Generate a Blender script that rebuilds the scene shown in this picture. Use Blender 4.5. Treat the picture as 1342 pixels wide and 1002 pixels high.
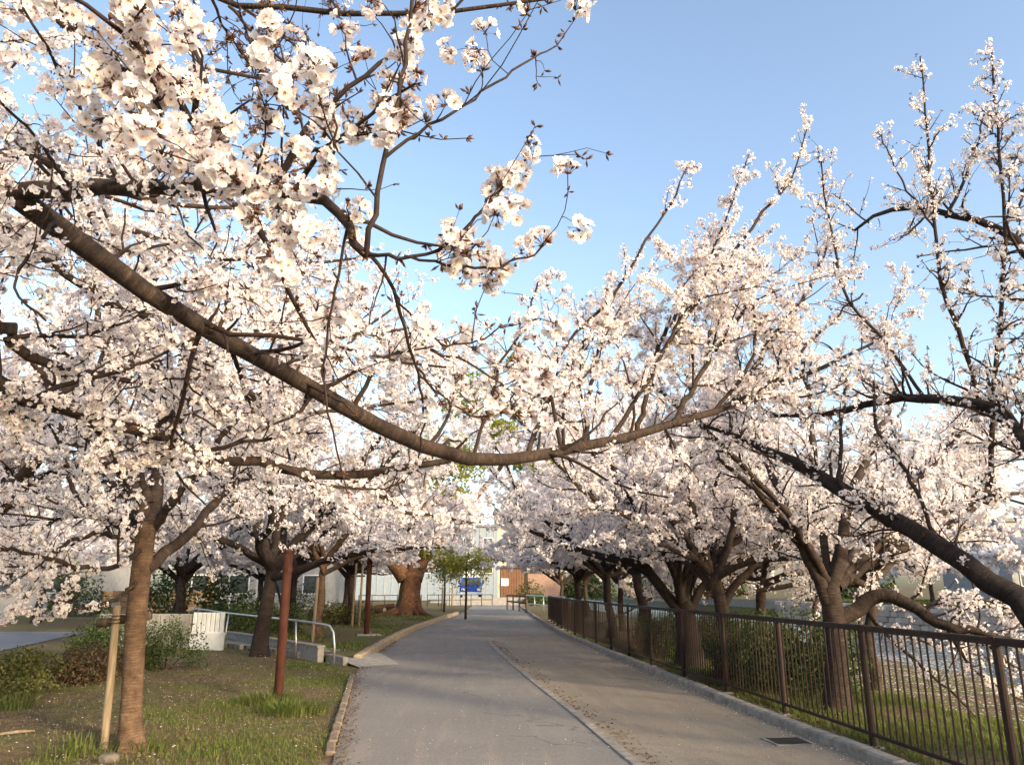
import bpy, math, random
import numpy as np

# ------------------------------------------------------------------ reset
for _o in list(bpy.data.objects):
    bpy.data.objects.remove(_o, do_unlink=True)
scene = bpy.context.scene
col = scene.collection
R = math.radians
rng = np.random.default_rng(7)
random.seed(7)

# ------------------------------------------------------------------ camera
IW, IH, F = 1342.0, 1002.0, 1000.0
HOR, CZ, VPX = 770.0, 1.6, 606.0
PITCH = math.atan((HOR - IH / 2) / F)
YAW = math.atan((IW / 2 - VPX) / F * math.cos(PITCH))
cam_d = bpy.data.cameras.new('camera')
cam = bpy.data.objects.new('camera', cam_d)
col.objects.link(cam)
cam_d.sensor_fit = 'HORIZONTAL'
cam_d.sensor_width = 36.0
cam_d.lens = F / IW * 36.0
cam_d.clip_start = 0.05
cam_d.clip_end = 6000
cam.location = (0, 0, CZ)
cam.rotation_euler = (math.pi / 2 + PITCH, 0, -YAW)
scene.camera = cam

# ------------------------------------------------------------------ light
SUN_AZ = (0.66, -0.75)          # direction towards the sun on the ground
SUN_EL = R(19)
world = bpy.data.worlds.new('World')
scene.world = world
world.use_nodes = True
wn = world.node_tree
wn.nodes.clear()
w_out = wn.nodes.new('ShaderNodeOutputWorld')
w_bg = wn.nodes.new('ShaderNodeBackground')
w_sky = wn.nodes.new('ShaderNodeTexSky')
w_sky.sky_type = 'NISHITA'
w_sky.sun_disc = False
w_sky.sun_elevation = SUN_EL
w_sky.sun_rotation = math.atan2(SUN_AZ[0], SUN_AZ[1])
w_sky.air_density = 1.0
w_sky.dust_density = 2.6
w_sky.ozone_density = 0.6
w_bg.inputs['Strength'].default_value = 0.15
wn.links.new(w_sky.outputs[0], w_bg.inputs['Color'])
wn.links.new(w_bg.outputs[0], w_out.inputs['Surface'])
sun_d = bpy.data.lights.new('sun', 'SUN')
sun = bpy.data.objects.new('sun', sun_d)
col.objects.link(sun)
sun_d.energy = 2.1
sun_d.angle = R(5.0)
sun_d.color = (1.0, 0.81, 0.56)
_h = math.hypot(*SUN_AZ)
_sv = (SUN_AZ[0] / _h * math.cos(SUN_EL), SUN_AZ[1] / _h * math.cos(SUN_EL), math.sin(SUN_EL))
from mathutils import Vector
sun.rotation_euler = Vector(_sv).to_track_quat('Z', 'Y').to_euler()
sun.location = (20, -14, 12)
vs = scene.view_settings
vs.view_transform = 'Standard'
vs.look = 'None'
vs.exposure = 1.42
vs.gamma = 1.0
vs.use_curve_mapping = False
scene.cycles.max_bounces = 12
scene.cycles.diffuse_bounces = 8
scene.cycles.transmission_bounces = 8
scene.cycles.transparent_max_bounces = 8
scene.cycles.caustics_reflective = False
scene.cycles.caustics_refractive = False

# ------------------------------------------------------------------ pixel helpers (photo pixel -> direction)
_cp, _sp, _cy, _sy = math.cos(PITCH), math.sin(PITCH), math.cos(YAW), math.sin(YAW)


def ray(px, py):
    x = (px - IW / 2) / F
    y = -(py - IH / 2) / F
    f = _cp - y * _sp
    u = _sp + y * _cp
    return np.array([x * _cy + f * _sy, -x * _sy + f * _cy, u])


def at(px, py, d):
    r = ray(px, py)
    return np.array([0, 0, CZ]) + r * (d / r[1])


def gp(px, py, z=0.0):
    r = ray(px, py)
    return np.array([0, 0, CZ]) + r * ((z - CZ) / r[2])


def project(p):
    p = np.asarray(p, float)
    x, y, z = p[..., 0], p[..., 1], p[..., 2] - CZ
    r = x * _cy - y * _sy
    f = x * _sy + y * _cy
    u = -f * _sp + z * _cp
    c = f * _cp + z * _sp
    cs = np.where(np.abs(c) < 1e-3, 1e-3, c)
    return IW / 2 + F * r / cs, IH / 2 - F * u / cs, c


# ------------------------------------------------------------------ mesh helpers
def tag(o, label=None, cat=None, group=None, kind=None):
    if label: o['label'] = label
    if cat: o['category'] = cat
    if group: o['group'] = group
    if kind: o['kind'] = kind
    return o


def empty(name, loc, rz=0.0):
    o = bpy.data.objects.new(name, None)
    o.empty_display_size = 0.2
    o.location = loc
    o.rotation_euler = (0, 0, rz)
    col.objects.link(o)
    return o


def link(name, me, parent=None, loc=None):
    o = bpy.data.objects.new(name, me)
    if parent is not None:
        o.parent = parent
    if loc is not None:
        o.location = loc
    col.objects.link(o)
    return o


def raw_mesh(name, V, faces_by_n, mats, mat_idx=None, smooth=False, attrs=None):
    """V (n,3); faces_by_n: list of int arrays (m,k); mat_idx: list of arrays matching"""
    me = bpy.data.meshes.new(name)
    V = np.asarray(V, np.float32)
    loops = [f.ravel() for f in faces_by_n if len(f)]
    tot = [np.full(len(f), f.shape[1], np.int32) for f in faces_by_n if len(f)]
    lo = np.concatenate(loops).astype(np.int32)
    to = np.concatenate(tot)
    st = np.concatenate([[0], np.cumsum(to)[:-1]]).astype(np.int32)
    me.vertices.add(len(V))
    me.vertices.foreach_set('co', V.ravel())
    me.loops.add(len(lo))
    me.loops.foreach_set('vertex_index', lo)
    me.polygons.add(len(to))
    me.polygons.foreach_set('loop_start', st)
    me.polygons.foreach_set('loop_total', to)
    for m in mats:
        me.materials.append(m)
    if mat_idx is not None:
        mi = np.concatenate([a for a, f in zip(mat_idx, faces_by_n) if len(f)]).astype(np.int32)
        me.polygons.foreach_set('material_index', mi)
    if smooth:
        me.polygons.foreach_set('use_smooth', np.ones(len(to), bool))
    if attrs:
        for k, a in attrs.items():
            at_ = me.attributes.new(k, 'FLOAT', 'POINT')
            at_.data.foreach_set('value', np.asarray(a, np.float32))
    me.update(calc_edges=True)
    me.validate()
    return me


class MB:
    """collects polygons for one mesh object"""
    def __init__(s):
        s.v, s.f, s.m = [], [], []

    def add(s, vs_, fs, m=0):
        b = len(s.v)
        s.v += [tuple(map(float, q)) for q in vs_]
        s.f += [tuple(b + i for i in f) for f in fs]
        s.m += [m] * len(fs)
        return s

    def box(s, c, size, rz=0.0, m=0, taper=1.0):
        cx, cy, cz = c
        sx, sy, sz = size[0] / 2, size[1] / 2, size[2] / 2
        co, si = math.cos(rz), math.sin(rz)
        vv = []
        for z, k in ((-sz, 1.0), (sz, taper)):
            for x, y in ((-sx, -sy), (sx, -sy), (sx, sy), (-sx, sy)):
                x *= k; y *= k
                vv.append((cx + x * co - y * si, cy + x * si + y * co, cz + z))
        return s.add(vv, [(0, 3, 2, 1), (4, 5, 6, 7), (0, 1, 5, 4), (1, 2, 6, 5), (2, 3, 7, 6), (3, 0, 4, 7)], m)

    def bbox(s, c, size, b=0.01, rz=0.0, m=0):
        """box with chamfered top edges and vertical edges"""
        cx, cy, cz = c
        sx, sy, sz = size[0] / 2, size[1] / 2, size[2] / 2
        co, si = math.cos(rz), math.sin(rz)
        def ring(ix, iy, z):
            pts = [(-ix, -iy + b), (-ix + b, -iy), (ix - b, -iy), (ix, -iy + b), (ix, iy - b), (ix - b, iy), (-ix + b, iy), (-ix, iy - b)]
            return [(cx + x * co - y * si, cy + x * si + y * co, cz + z) for x, y in pts]
        vv = ring(sx, sy, -sz) + ring(sx, sy, sz - b) + ring(sx - b, sy - b, sz)
        fs = [tuple(range(7, -1, -1)), tuple(range(16, 24))]
        for k in range(8):
            j = (k + 1) % 8
            fs += [(k, j, 8 + j, 8 + k), (8 + k, 8 + j, 16 + j, 16 + k)]
        return s.add(vv, fs, m)

    def tube(s, pts, rad, n=8, m=0, cap=True):
        pts = np.asarray(pts, float)
        if np.isscalar(rad):
            rad = [rad] * len(pts)
        T = np.gradient(pts, axis=0)
        T /= np.linalg.norm(T, axis=1)[:, None] + 1e-9
        ref = np.array([0, 0, 1.0]) if abs(T[0, 2]) < 0.9 else np.array([1.0, 0, 0])
        u = np.cross(T[0], ref); u /= np.linalg.norm(u)
        vv = []
        for i in range(len(pts)):
            u = u - T[i] * np.dot(u, T[i]); u /= np.linalg.norm(u) + 1e-9
            w = np.cross(T[i], u)
            for k in range(n):
                a = 2 * math.pi * k / n
                vv.append(pts[i] + rad[i] * (math.cos(a) * u + math.sin(a) * w))
        fs = []
        for i in range(len(pts) - 1):
            for k in range(n):
                j = (k + 1) % n
                fs.append((i * n + k, i * n + j, (i + 1) * n + j, (i + 1) * n + k))
        if cap:
            fs.append(tuple(range(n - 1, -1, -1)))
            e = (len(pts) - 1) * n
            fs.append(tuple(e + k for k in range(n)))
        return s.add(vv, fs, m)

    def mesh(s, name, mats, smooth=False):
        me = bpy.data.meshes.new(name)
        me.from_pydata(s.v, [], s.f)
        if not isinstance(mats, (list, tuple)):
            mats = [mats]
        for q in mats:
            me.materials.append(q)
        me.polygons.foreach_set('material_index', np.array(s.m, np.int32))
        if smooth:
            me.polygons.foreach_set('use_smooth', np.ones(len(s.f), bool))
        me.update()
        return me

    def build(s, name, mats, parent=None, loc=None, smooth=False):
        return link(name, s.mesh(name, mats, smooth), parent, loc)


# ------------------------------------------------------------------ materials
def mat(name, rough=0.8, spec=0.3):
    m = bpy.data.materials.new(name)
    m.use_nodes = True
    nt = m.node_tree
    b = nt.nodes['Principled BSDF']
    b.inputs['Roughness'].default_value = rough
    b.inputs['Specular IOR Level'].default_value = spec
    return m, nt, b


def N(nt, kind, **kw):
    n = nt.nodes.new(kind)
    for k, v in kw.items():
        if hasattr(n, k):
            setattr(n, k, v)
        else:
            n.inputs[k.replace('_', ' ')].default_value = v
    return n


def ramp(nt, fac, stops):
    r = nt.nodes.new('ShaderNodeValToRGB')
    el = r.color_ramp.elements
    while len(el) > 1:
        el.remove(el[-1])
    el[0].position, el[0].color = stops[0][0], (*stops[0][1], 1)
    for p, c in stops[1:]:
        e = el.new(p)
        e.color = (*c, 1)
    nt.links.new(fac, r.inputs[0])
    return r.outputs[0]


def coords(nt, scale=(1, 1, 1), kind='Object', loc=(0, 0, 0)):
    tc = nt.nodes.new('ShaderNodeTexCoord')
    mp = nt.nodes.new('ShaderNodeMapping')
    mp.inputs['Scale'].default_value = scale
    mp.inputs['Location'].default_value = loc
    nt.links.new(tc.outputs[kind], mp.inputs[0])
    return mp.outputs[0]


def noise(nt, vec, scale, detail=4, rough=0.55, dist=0.0):
    n = nt.nodes.new('ShaderNodeTexNoise')
    n.inputs['Scale'].default_value = scale
    n.inputs['Detail'].default_value = detail
    n.inputs['Roughness'].default_value = rough
    n.inputs['Distortion'].default_value = dist
    if vec is not None:
        nt.links.new(vec, n.inputs['Vector'])
    return n.outputs['Fac']


def mixc(nt, fac, a, b, mode='MIX'):
    m = nt.nodes.new('ShaderNodeMix')
    m.data_type = 'RGBA'
    m.blend_type = mode
    for s, v in ((m.inputs[0], fac), (m.inputs[6], a), (m.inputs[7], b)):
        if isinstance(v, (int, float)):
            s.default_value = v
        elif isinstance(v, tuple):
            s.default_value = (*v, 1)
        else:
            nt.links.new(v, s)
    return m.outputs[2]


def mathn(nt, op, a, b=None):
    m = nt.nodes.new('ShaderNodeMath')
    m.operation = op
    for s, v in ((m.inputs[0], a), (m.inputs[1], b)):
        if v is None: continue
        if isinstance(v, (int, float)): s.default_value = v
        else: nt.links.new(v, s)
    return m.outputs[0]


def bump(nt, b, h, strength=0.4, dist=0.02):
    n = nt.nodes.new('ShaderNodeBump')
    n.inputs['Strength'].default_value = strength
    n.inputs['Distance'].default_value = dist
    nt.links.new(h, n.inputs['Height'])
    nt.links.new(n.outputs[0], b.inputs['Normal'])


def simple(name, c0, c1, scale=6.0, rough=0.8, spec=0.3, bs=0.0, bd=0.01, stretch=(1, 1, 1), detail=5, metal=0.0):
    m, nt, b = mat(name, rough, spec)
    v = coords(nt, stretch)
    f = noise(nt, v, scale, detail)
    nt.links.new(ramp(nt, f, [(0.3, c0), (0.7, c1)]), b.inputs['Base Color'])
    b.inputs['Metallic'].default_value = metal
    if bs:
        bump(nt, b, f, bs, bd)
    return m


M = {}

# bark of the cherry trunks: grey brown, fine horizontal lenticel bands, lichen flecks
def bark_mat(name, dark, mid, light, band=26.0):
    m, nt, b = mat(name, 0.85, 0.25)
    av = nt.nodes.new('ShaderNodeAttribute'); av.attribute_name = 'along'
    aw = nt.nodes.new('ShaderNodeAttribute'); aw.attribute_name = 'around'
    cx = nt.nodes.new('ShaderNodeCombineXYZ')
    nt.links.new(av.outputs['Fac'], cx.inputs['X'])
    nt.links.new(aw.outputs['Fac'], cx.inputs['Y'])
    mp = nt.nodes.new('ShaderNodeMapping')
    mp.inputs['Scale'].default_value = (band, 2.6, 1)
    nt.links.new(cx.outputs[0], mp.inputs[0])
    f1 = noise(nt, mp.outputs[0], 1.5, 8, 0.72, 1.2)
    v = coords(nt)
    f2 = noise(nt, v, 9, 5, 0.6)
    f3 = noise(nt, v, 55, 3, 0.6)
    c = ramp(nt, f1, [(0.28, dark), (0.5, mid), (0.72, light)])
    c = mixc(nt, ramp(nt, f2, [(0.40, (0, 0, 0)), (0.66, (0.75, 0.75, 0.75))]), c, dark)
    c = mixc(nt, ramp(nt, f3, [(0.62, (0, 0, 0)), (0.72, (0.5, 0.5, 0.5))]), c, light)
    nt.links.new(c, b.inputs['Base Color'])
    s = mathn(nt, 'ADD', f1, mathn(nt, 'MULTIPLY', f2, 0.8))
    bump(nt, b, s, 0.9, 0.02)
    return m


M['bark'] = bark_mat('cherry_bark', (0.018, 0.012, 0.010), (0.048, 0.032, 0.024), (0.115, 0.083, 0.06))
M['bark_lit'] = bark_mat('cherry_bark_sunlit', (0.05, 0.03, 0.02), (0.145, 0.09, 0.054), (0.26, 0.175, 0.105), 40)  # sunlight on the trunks is put into this paler bark colour
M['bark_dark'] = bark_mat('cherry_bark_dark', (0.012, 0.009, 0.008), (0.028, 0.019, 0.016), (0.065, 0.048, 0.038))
M['bark_red'] = bark_mat('camphor_bark', (0.05, 0.024, 0.013), (0.14, 0.068, 0.034), (0.24, 0.13, 0.07), 2.0)
M['twig'] = simple('twig_bark', (0.016, 0.010, 0.008), (0.042, 0.025, 0.019), 30, 0.8, 0.3)


def petal_mat(name, ca, cb, trans=0.42):
    m = bpy.data.materials.new(name)
    m.use_nodes = True
    nt = m.node_tree
    nt.nodes.clear()
    out = nt.nodes.new('ShaderNodeOutputMaterial')
    geo = nt.nodes.new('ShaderNodeNewGeometry')
    c = ramp(nt, geo.outputs['Random Per Island'], [(0.0, ca), (0.75, cb), (1.0, tuple(x * y for x, y in zip(cb, (0.97, 0.84, 0.85))))])
    d = nt.nodes.new('ShaderNodeBsdfDiffuse')
    t = nt.nodes.new('ShaderNodeBsdfTranslucent')
    mx = nt.nodes.new('ShaderNodeMixShader')
    mx.inputs[0].default_value = trans
    nt.links.new(c, d.inputs[0]); nt.links.new(c, t.inputs[0])
    nt.links.new(d.outputs[0], mx.inputs[1]); nt.links.new(t.outputs[0], mx.inputs[2])
    nt.links.new(mx.outputs[0], out.inputs[0])
    return m


M['petal'] = petal_mat('cherry_petal', (0.93, 0.913, 0.885), (0.92, 0.876, 0.868), 0.47)
M['calyx'] = simple('calyx', (0.12, 0.03, 0.03), (0.14, 0.07, 0.03), 60, 0.7)
M['bud'] = simple('bud_scale', (0.075, 0.055, 0.018), (0.15, 0.062, 0.035), 50, 0.7)
M['stamen'] = simple('stamen', (0.62, 0.45, 0.20), (0.75, 0.55, 0.40), 60, 0.7)


def leaf_mat(name, ca, cb, trans=0.3, rough=0.5):
    m = bpy.data.materials.new(name)
    m.use_nodes = True
    nt = m.node_tree
    nt.nodes.clear()
    out = nt.nodes.new('ShaderNodeOutputMaterial')
    geo = nt.nodes.new('ShaderNodeNewGeometry')
    c = ramp(nt, geo.outputs['Random Per Island'], [(0.0, ca), (1.0, cb)])
    d = nt.nodes.new('ShaderNodeBsdfPrincipled')
    d.inputs['Roughness'].default_value = rough
    d.inputs['Specular IOR Level'].default_value = 0.3
    t = nt.nodes.new('ShaderNodeBsdfTranslucent')
    mx = nt.nodes.new('ShaderNodeMixShader')
    mx.inputs[0].default_value = trans
    nt.links.new(c, d.inputs[0]); nt.links.new(c, t.inputs[0])
    nt.links.new(d.outputs[0], mx.inputs[1]); nt.links.new(t.outputs[0], mx.inputs[2])
    nt.links.new(mx.outputs[0], out.inputs[0])
    return m


M['leaf_dark'] = leaf_mat('shrub_leaf', (0.028, 0.052, 0.014), (0.11, 0.15, 0.042), 0.3, 0.7)
M['leaf_red'] = leaf_mat('azalea_leaf', (0.040, 0.040, 0.016), (0.15, 0.085, 0.045))
M['leaf_lime'] = leaf_mat('young_leaf', (0.20, 0.22, 0.04), (0.34, 0.33, 0.07), 0.45)
M['leaf_olive'] = leaf_mat('olive_leaf', (0.07, 0.085, 0.02), (0.18, 0.17, 0.05), 0.35)
M['grass'] = leaf_mat('grass_blade', (0.07, 0.11, 0.02), (0.20, 0.22, 0.055), 0.4, 0.7)
M['dry'] = leaf_mat('dry_grass_blade', (0.16, 0.12, 0.055), (0.30, 0.24, 0.12), 0.3, 0.7)


def soil_mat():
    m, nt, b = mat('lawn_soil', 0.95, 0.15)
    v = coords(nt)
    a = noise(nt, v, 0.55, 5, 0.6)
    c = noise(nt, v, 7.0, 6, 0.65)
    e = noise(nt, v, 60.0, 3, 0.6)
    soil = ramp(nt, c, [(0.3, (0.095, 0.062, 0.038)), (0.55, (0.18, 0.122, 0.074)), (0.75, (0.27, 0.195, 0.125))])
    turf = ramp(nt, c, [(0.3, (0.07, 0.085, 0.022)), (0.7, (0.19, 0.18, 0.06))])
    k = mathn(nt, 'ADD', a, mathn(nt, 'MULTIPLY', c, 0.35))
    s = mixc(nt, ramp(nt, k, [(0.60, (0, 0, 0)), (0.78, (1, 1, 1))]), soil, turf)
    s = mixc(nt, ramp(nt, e, [(0.35, (0.45, 0.45, 0.45)), (0.65, (0, 0, 0))]), s, (0.05, 0.035, 0.022))
    nt.links.new(s, b.inputs['Base Color'])
    bump(nt, b, mathn(nt, 'ADD', c, mathn(nt, 'MULTIPLY', e, 0.4)), 0.8, 0.04)
    return m


M['soil'] = soil_mat()


def asphalt_mat(name, c0, c1, c2, patch=0.25):
    m, nt, b = mat(name, 0.9, 0.25)
    v = coords(nt)
    g = noise(nt, v, 160.0, 3, 0.7)
    p = noise(nt, v, 0.45, 5, 0.6, 0.4)
    q = noise(nt, coords(nt, (3.5, 0.35, 1)), 1.2, 5, 0.6, 0.6)
    c = ramp(nt, g, [(0.30, c0), (0.55, c1), (0.75, c2)])
    c = mixc(nt, ramp(nt, p, [(0.38, (0.0, 0.0, 0.0)), (0.68, (patch, patch, patch))]), c, tuple(x * 0.62 for x in c1))
    c = mixc(nt, ramp(nt, q, [(0.50, (0, 0, 0)), (0.74, (0.45, 0.45, 0.45))]), c, (c2[0] * 1.0, c2[1] * 0.93, c2[2] * 0.82))
    vo = nt.nodes.new('ShaderNodeTexVoronoi'); vo.inputs['Scale'].default_value = 95.0
    nt.links.new(v, vo.inputs['Vector'])
    c = mixc(nt, ramp(nt, vo.outputs['Distance'], [(0.10, (0.55, 0.55, 0.55)), (0.42, (0, 0, 0))]), c, c2)
    c = mixc(nt, ramp(nt, vo.outputs['Color'], [(0.55, (0, 0, 0)), (0.9, (0.5, 0.5, 0.5))]), c, tuple(x * 0.55 for x in c0))
    wv = nt.nodes.new('ShaderNodeTexVoronoi'); wv.feature = 'DISTANCE_TO_EDGE'; wv.inputs['Scale'].default_value = 0.42
    dn = nt.nodes.new('ShaderNodeTexNoise'); dn.inputs['Scale'].default_value = 2.2; dn.inputs['Detail'].default_value = 6
    nt.links.new(v, dn.inputs['Vector'])
    dv = nt.nodes.new('ShaderNodeVectorMath'); dv.operation = 'ADD'
    nt.links.new(v, dv.inputs[0]); nt.links.new(dn.outputs['Color'], dv.inputs[1]); nt.links.new(dv.outputs[0], wv.inputs['Vector'])
    gate = ramp(nt, noise(nt, v, 0.3, 2), [(0.48, (0, 0, 0)), (0.58, (1, 1, 1))])
    cr = mixc(nt, 1.0, ramp(nt, wv.outputs['Distance'], [(0.0, (0.7, 0.7, 0.7)), (0.012, (0, 0, 0))]), gate, 'MULTIPLY')
    c = mixc(nt, cr, c, tuple(x * 0.4 for x in c0))
    nt.links.new(c, b.inputs['Base Color'])
    bump(nt, b, mathn(nt, 'ADD', g, mathn(nt, 'MULTIPLY', vo.outputs['Distance'], 0.6)), 0.6, 0.006)
    return m


M['asphalt'] = asphalt_mat('path_asphalt', (0.16, 0.147, 0.132), (0.25, 0.231, 0.209), (0.355, 0.328, 0.298), 0.5)
M['road'] = asphalt_mat('road_asphalt', (0.12, 0.125, 0.135), (0.185, 0.195, 0.21), (0.27, 0.28, 0.295))
M['sand'] = asphalt_mat('sandy_strip', (0.185, 0.152, 0.112), (0.305, 0.256, 0.192), (0.42, 0.36, 0.275), 0.5)
M['concrete'] = simple('concrete', (0.20, 0.19, 0.17), (0.36, 0.34, 0.31), 9, 0.9, 0.2, 0.4, 0.01)
M['kerb'] = simple('kerb_concrete', (0.17, 0.155, 0.135), (0.34, 0.31, 0.27), 7, 0.9, 0.2, 0.6, 0.015)
M['edge_dirty'] = simple('earthy_edging', (0.13, 0.10, 0.07), (0.27, 0.215, 0.155), 9, 0.95, 0.15, 0.7, 0.015)
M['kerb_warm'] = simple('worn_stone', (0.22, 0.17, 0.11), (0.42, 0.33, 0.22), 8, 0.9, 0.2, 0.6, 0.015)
M['stained'] = simple('stained_wall', (0.16, 0.15, 0.13), (0.36, 0.35, 0.32), 2.2, 0.9, 0.2, 0.3, 0.01, (1.6, 1.6, 0.5))
M['white'] = simple('white_paint', (0.62, 0.62, 0.60), (0.80, 0.80, 0.79), 4, 0.5, 0.4)
M['steel'] = simple('galvanised_steel', (0.42, 0.43, 0.44), (0.62, 0.63, 0.64), 20, 0.35, 0.5, metal=0.8)
M['iron'] = simple('brown_fence_paint', (0.016, 0.008, 0.006), (0.036, 0.018, 0.012), 14, 0.6, 0.3, 0.15, 0.002)
M['rust'] = simple('rusted_steel', (0.045, 0.014, 0.009), (0.105, 0.036, 0.020), 9, 0.85, 0.3, 0.4, 0.004, (1, 1, 0.35))
M['timber'] = simple('weathered_timber', (0.16, 0.12, 0.078), (0.31, 0.245, 0.165), 10, 0.85, 0.2, 0.5, 0.006, (3, 3, 0.25))
M['timber_dark'] = simple('dark_timber', (0.07, 0.05, 0.035), (0.15, 0.11, 0.075), 10, 0.85, 0.2, 0.5, 0.006, (3, 3, 0.4))
M['black'] = simple('black_iron', (0.012, 0.012, 0.013), (0.03, 0.03, 0.032), 12, 0.5, 0.4)
M['stone'] = simple('mossy_stone', (0.06, 0.055, 0.045), (0.17, 0.15, 0.12), 14, 0.95, 0.15, 0.7, 0.02)
M['rope'] = simple('tie_rope', (0.05, 0.035, 0.025), (0.12, 0.09, 0.06), 80, 0.9, 0.1)

# ------------------------------------------------------------------ terrain
def terr(x, y):
    """height of the ground"""
    x = np.asarray(x, float); y = np.asarray(y, float)
    z = np.zeros(np.broadcast(x, y).shape)
    # river bank on the right: edge moves out with distance
    e0 = 6.0 + 0.02 * np.clip(y, -50, 60)
    t = np.clip((x - e0) / 3.2, 0, 1)
    z = z - 1.15 * t * t * (3 - 2 * t)
    z = z - 0.75 * np.clip((x - 12.0) / 14.0, 0, 1)
    t2 = np.clip((x - 35.0) / 1.2, 0, 1)
    z = z + 2.2 * t2
    # lawn rises slightly away from the path
    l = np.clip((-1.9 - x) / 5.0, 0, 1)
    z = z + 0.10 * l
    # a little roughness off the path
    rough = np.clip((np.abs(x - 1.0) - 3.3) / 1.0, 0, 1) * np.clip(1 - np.abs(y - 15) / 60, 0, 1)
    rough = rough * np.clip((x + 8.5) / 1.5, 0, 1) * np.where((y > 16.5) & (x < 0), np.clip((17.5 - y), 0, 1), 1)
    z = z + rough * 0.025 * (np.sin(x * 2.3 + y * 1.1) + np.sin(x * 1.1 - y * 2.7) + np.sin(x * 4.9 + y * 3.7) * 0.5)
    return z


gx = np.concatenate([[-1500, -600, -250, -120, -70, -50, -40], np.arange(-34, -14, 1.5), np.arange(-14, 14, 0.25),
                     np.arange(14, 40, 0.6), [45, 60, 90, 160, 400, 1500]])
gy = np.concatenate([[-600, -150, -60, -30, -15, -8], np.arange(-4, 30, 0.3), np.arange(30, 70, 1.2), [75, 85, 100, 130, 200, 400, 900, 2500]])
GX, GY = np.meshgrid(gx, gy)
GZ = terr(GX, GY) - 0.012
nx, ny = len(gx), len(gy)
ii = np.arange((nx - 1) * (ny - 1))
r_, c_ = ii // (nx - 1), ii % (nx - 1)
q = r_ * nx + c_
gf = np.stack([q, q + 1, q + nx + 1, q + nx], 1)
ground = link('ground', raw_mesh('ground', np.stack([GX.ravel(), GY.ravel(), GZ.ravel()], 1), [gf], [M['soil']], smooth=True))
tag(ground, 'bare brown earth with patchy grass under the cherry trees', 'ground', kind='structure')


def ribbon(name, left, right, z, m, label, cat='path', kind='structure', sub=1.0):
    """sheet between two polylines given as (y -> x) tables"""
    ya = np.arange(left[0][0], left[-1][0] + 1e-6, sub)
    lx = np.interp(ya, [p[0] for p in left], [p[1] for p in left])
    rx = np.interp(ya, [p[0] for p in right], [p[1] for p in right])
    k = 5
    V = []
    for i in range(len(ya)):
        for j in range(k):
            V.append((lx[i] + (rx[i] - lx[i]) * j / (k - 1), ya[i], z))
    fa = np.array([(i * k + j, i * k + j + 1, (i + 1) * k + j + 1, (i + 1) * k + j) for i in range(len(ya) - 1) for j in range(k - 1)])
    o = link(name, raw_mesh(name, np.array(V), [fa], [m], smooth=True))
    tag(o, label, cat, kind=kind)
    return o


PL = [(-6, -1.05), (4, -1.10), (8, -1.20), (12, -1.62), (15.4, -1.98), (18, -2.2), (26, -2.05), (32, -1.75), (38, -1.25), (44, -0.75), (50, -0.2), (58, 0.3), (74, 1.0)]
SEAM = [(-6, 1.95), (7.7, 1.66), (10.5, 1.52), (14.5, 1.28), (20, 1.0), (24.5, 0.84), (27, 0.85)]
KERB = [(-6, 4.02), (7.7, 3.86), (11.7, 3.76), (20.7, 3.62), (27.5, 3.52), (36, 3.75), (45, 4.05), (58, 4.6), (74, 5.2)]


def fx(tab, y):
    return float(np.interp(y, [p[0] for p in tab], [p[1] for p in tab]))


ribbon('path', PL, [(y, fx(KERB, y)) for y in [p[0] for p in PL]], 0.004, M['asphalt'], 'grey asphalt footpath running on under the cherry trees', 'path')
ribbon('sandy_strip', [(y, x) for y, x in SEAM], [(y, fx(KERB, y)) for y in [p[0] for p in SEAM]], 0.010, M['sand'],
       'sandy brown strip between the asphalt and the kerb', 'path')
# concrete edging between asphalt and sand
edge_root = empty('edging', (0, 0, 0))
tag(edge_root, 'pale concrete edging strip between asphalt and sand', 'edging', kind='structure')
ys = -4.0
while ys < 25:
    ln = 0.92
    x0, x1 = fx(SEAM, ys), fx(SEAM, ys + ln)
    a = math.atan2(-(x1 - x0), ln)
    MB().bbox(((x0 + x1) / 2, ys + ln / 2, 0.006 + random.uniform(-.003, .003)), (0.10 + random.uniform(-.01, .01), ln - 0.012, 0.03), 0.004, a).build('edging_stone', M['kerb'], edge_root)
    ys += ln
# right kerb
kerb_root = empty('kerb', (0, 0, 0))
tag(kerb_root, 'raised concrete kerb along the foot of the brown fence', 'kerb', kind='structure')
ys = -3.0
while ys < 72:
    ln = 0.6 if ys < 30 else 1.2
    x0, x1 = fx(KERB, ys), fx(KERB, ys + ln)
    a = math.atan2(-(x1 - x0), ln)
    MB().bbox(((x0 + x1) / 2 + 0.07 + random.uniform(-.008, .008), ys + ln / 2, 0.03 + random.uniform(-.006, .006)), (0.15, ln - 0.01, 0.16), 0.02, a + random.uniform(-.01, .01)).build('kerb_stone', M['kerb'], kerb_root)
    ys += ln
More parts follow.
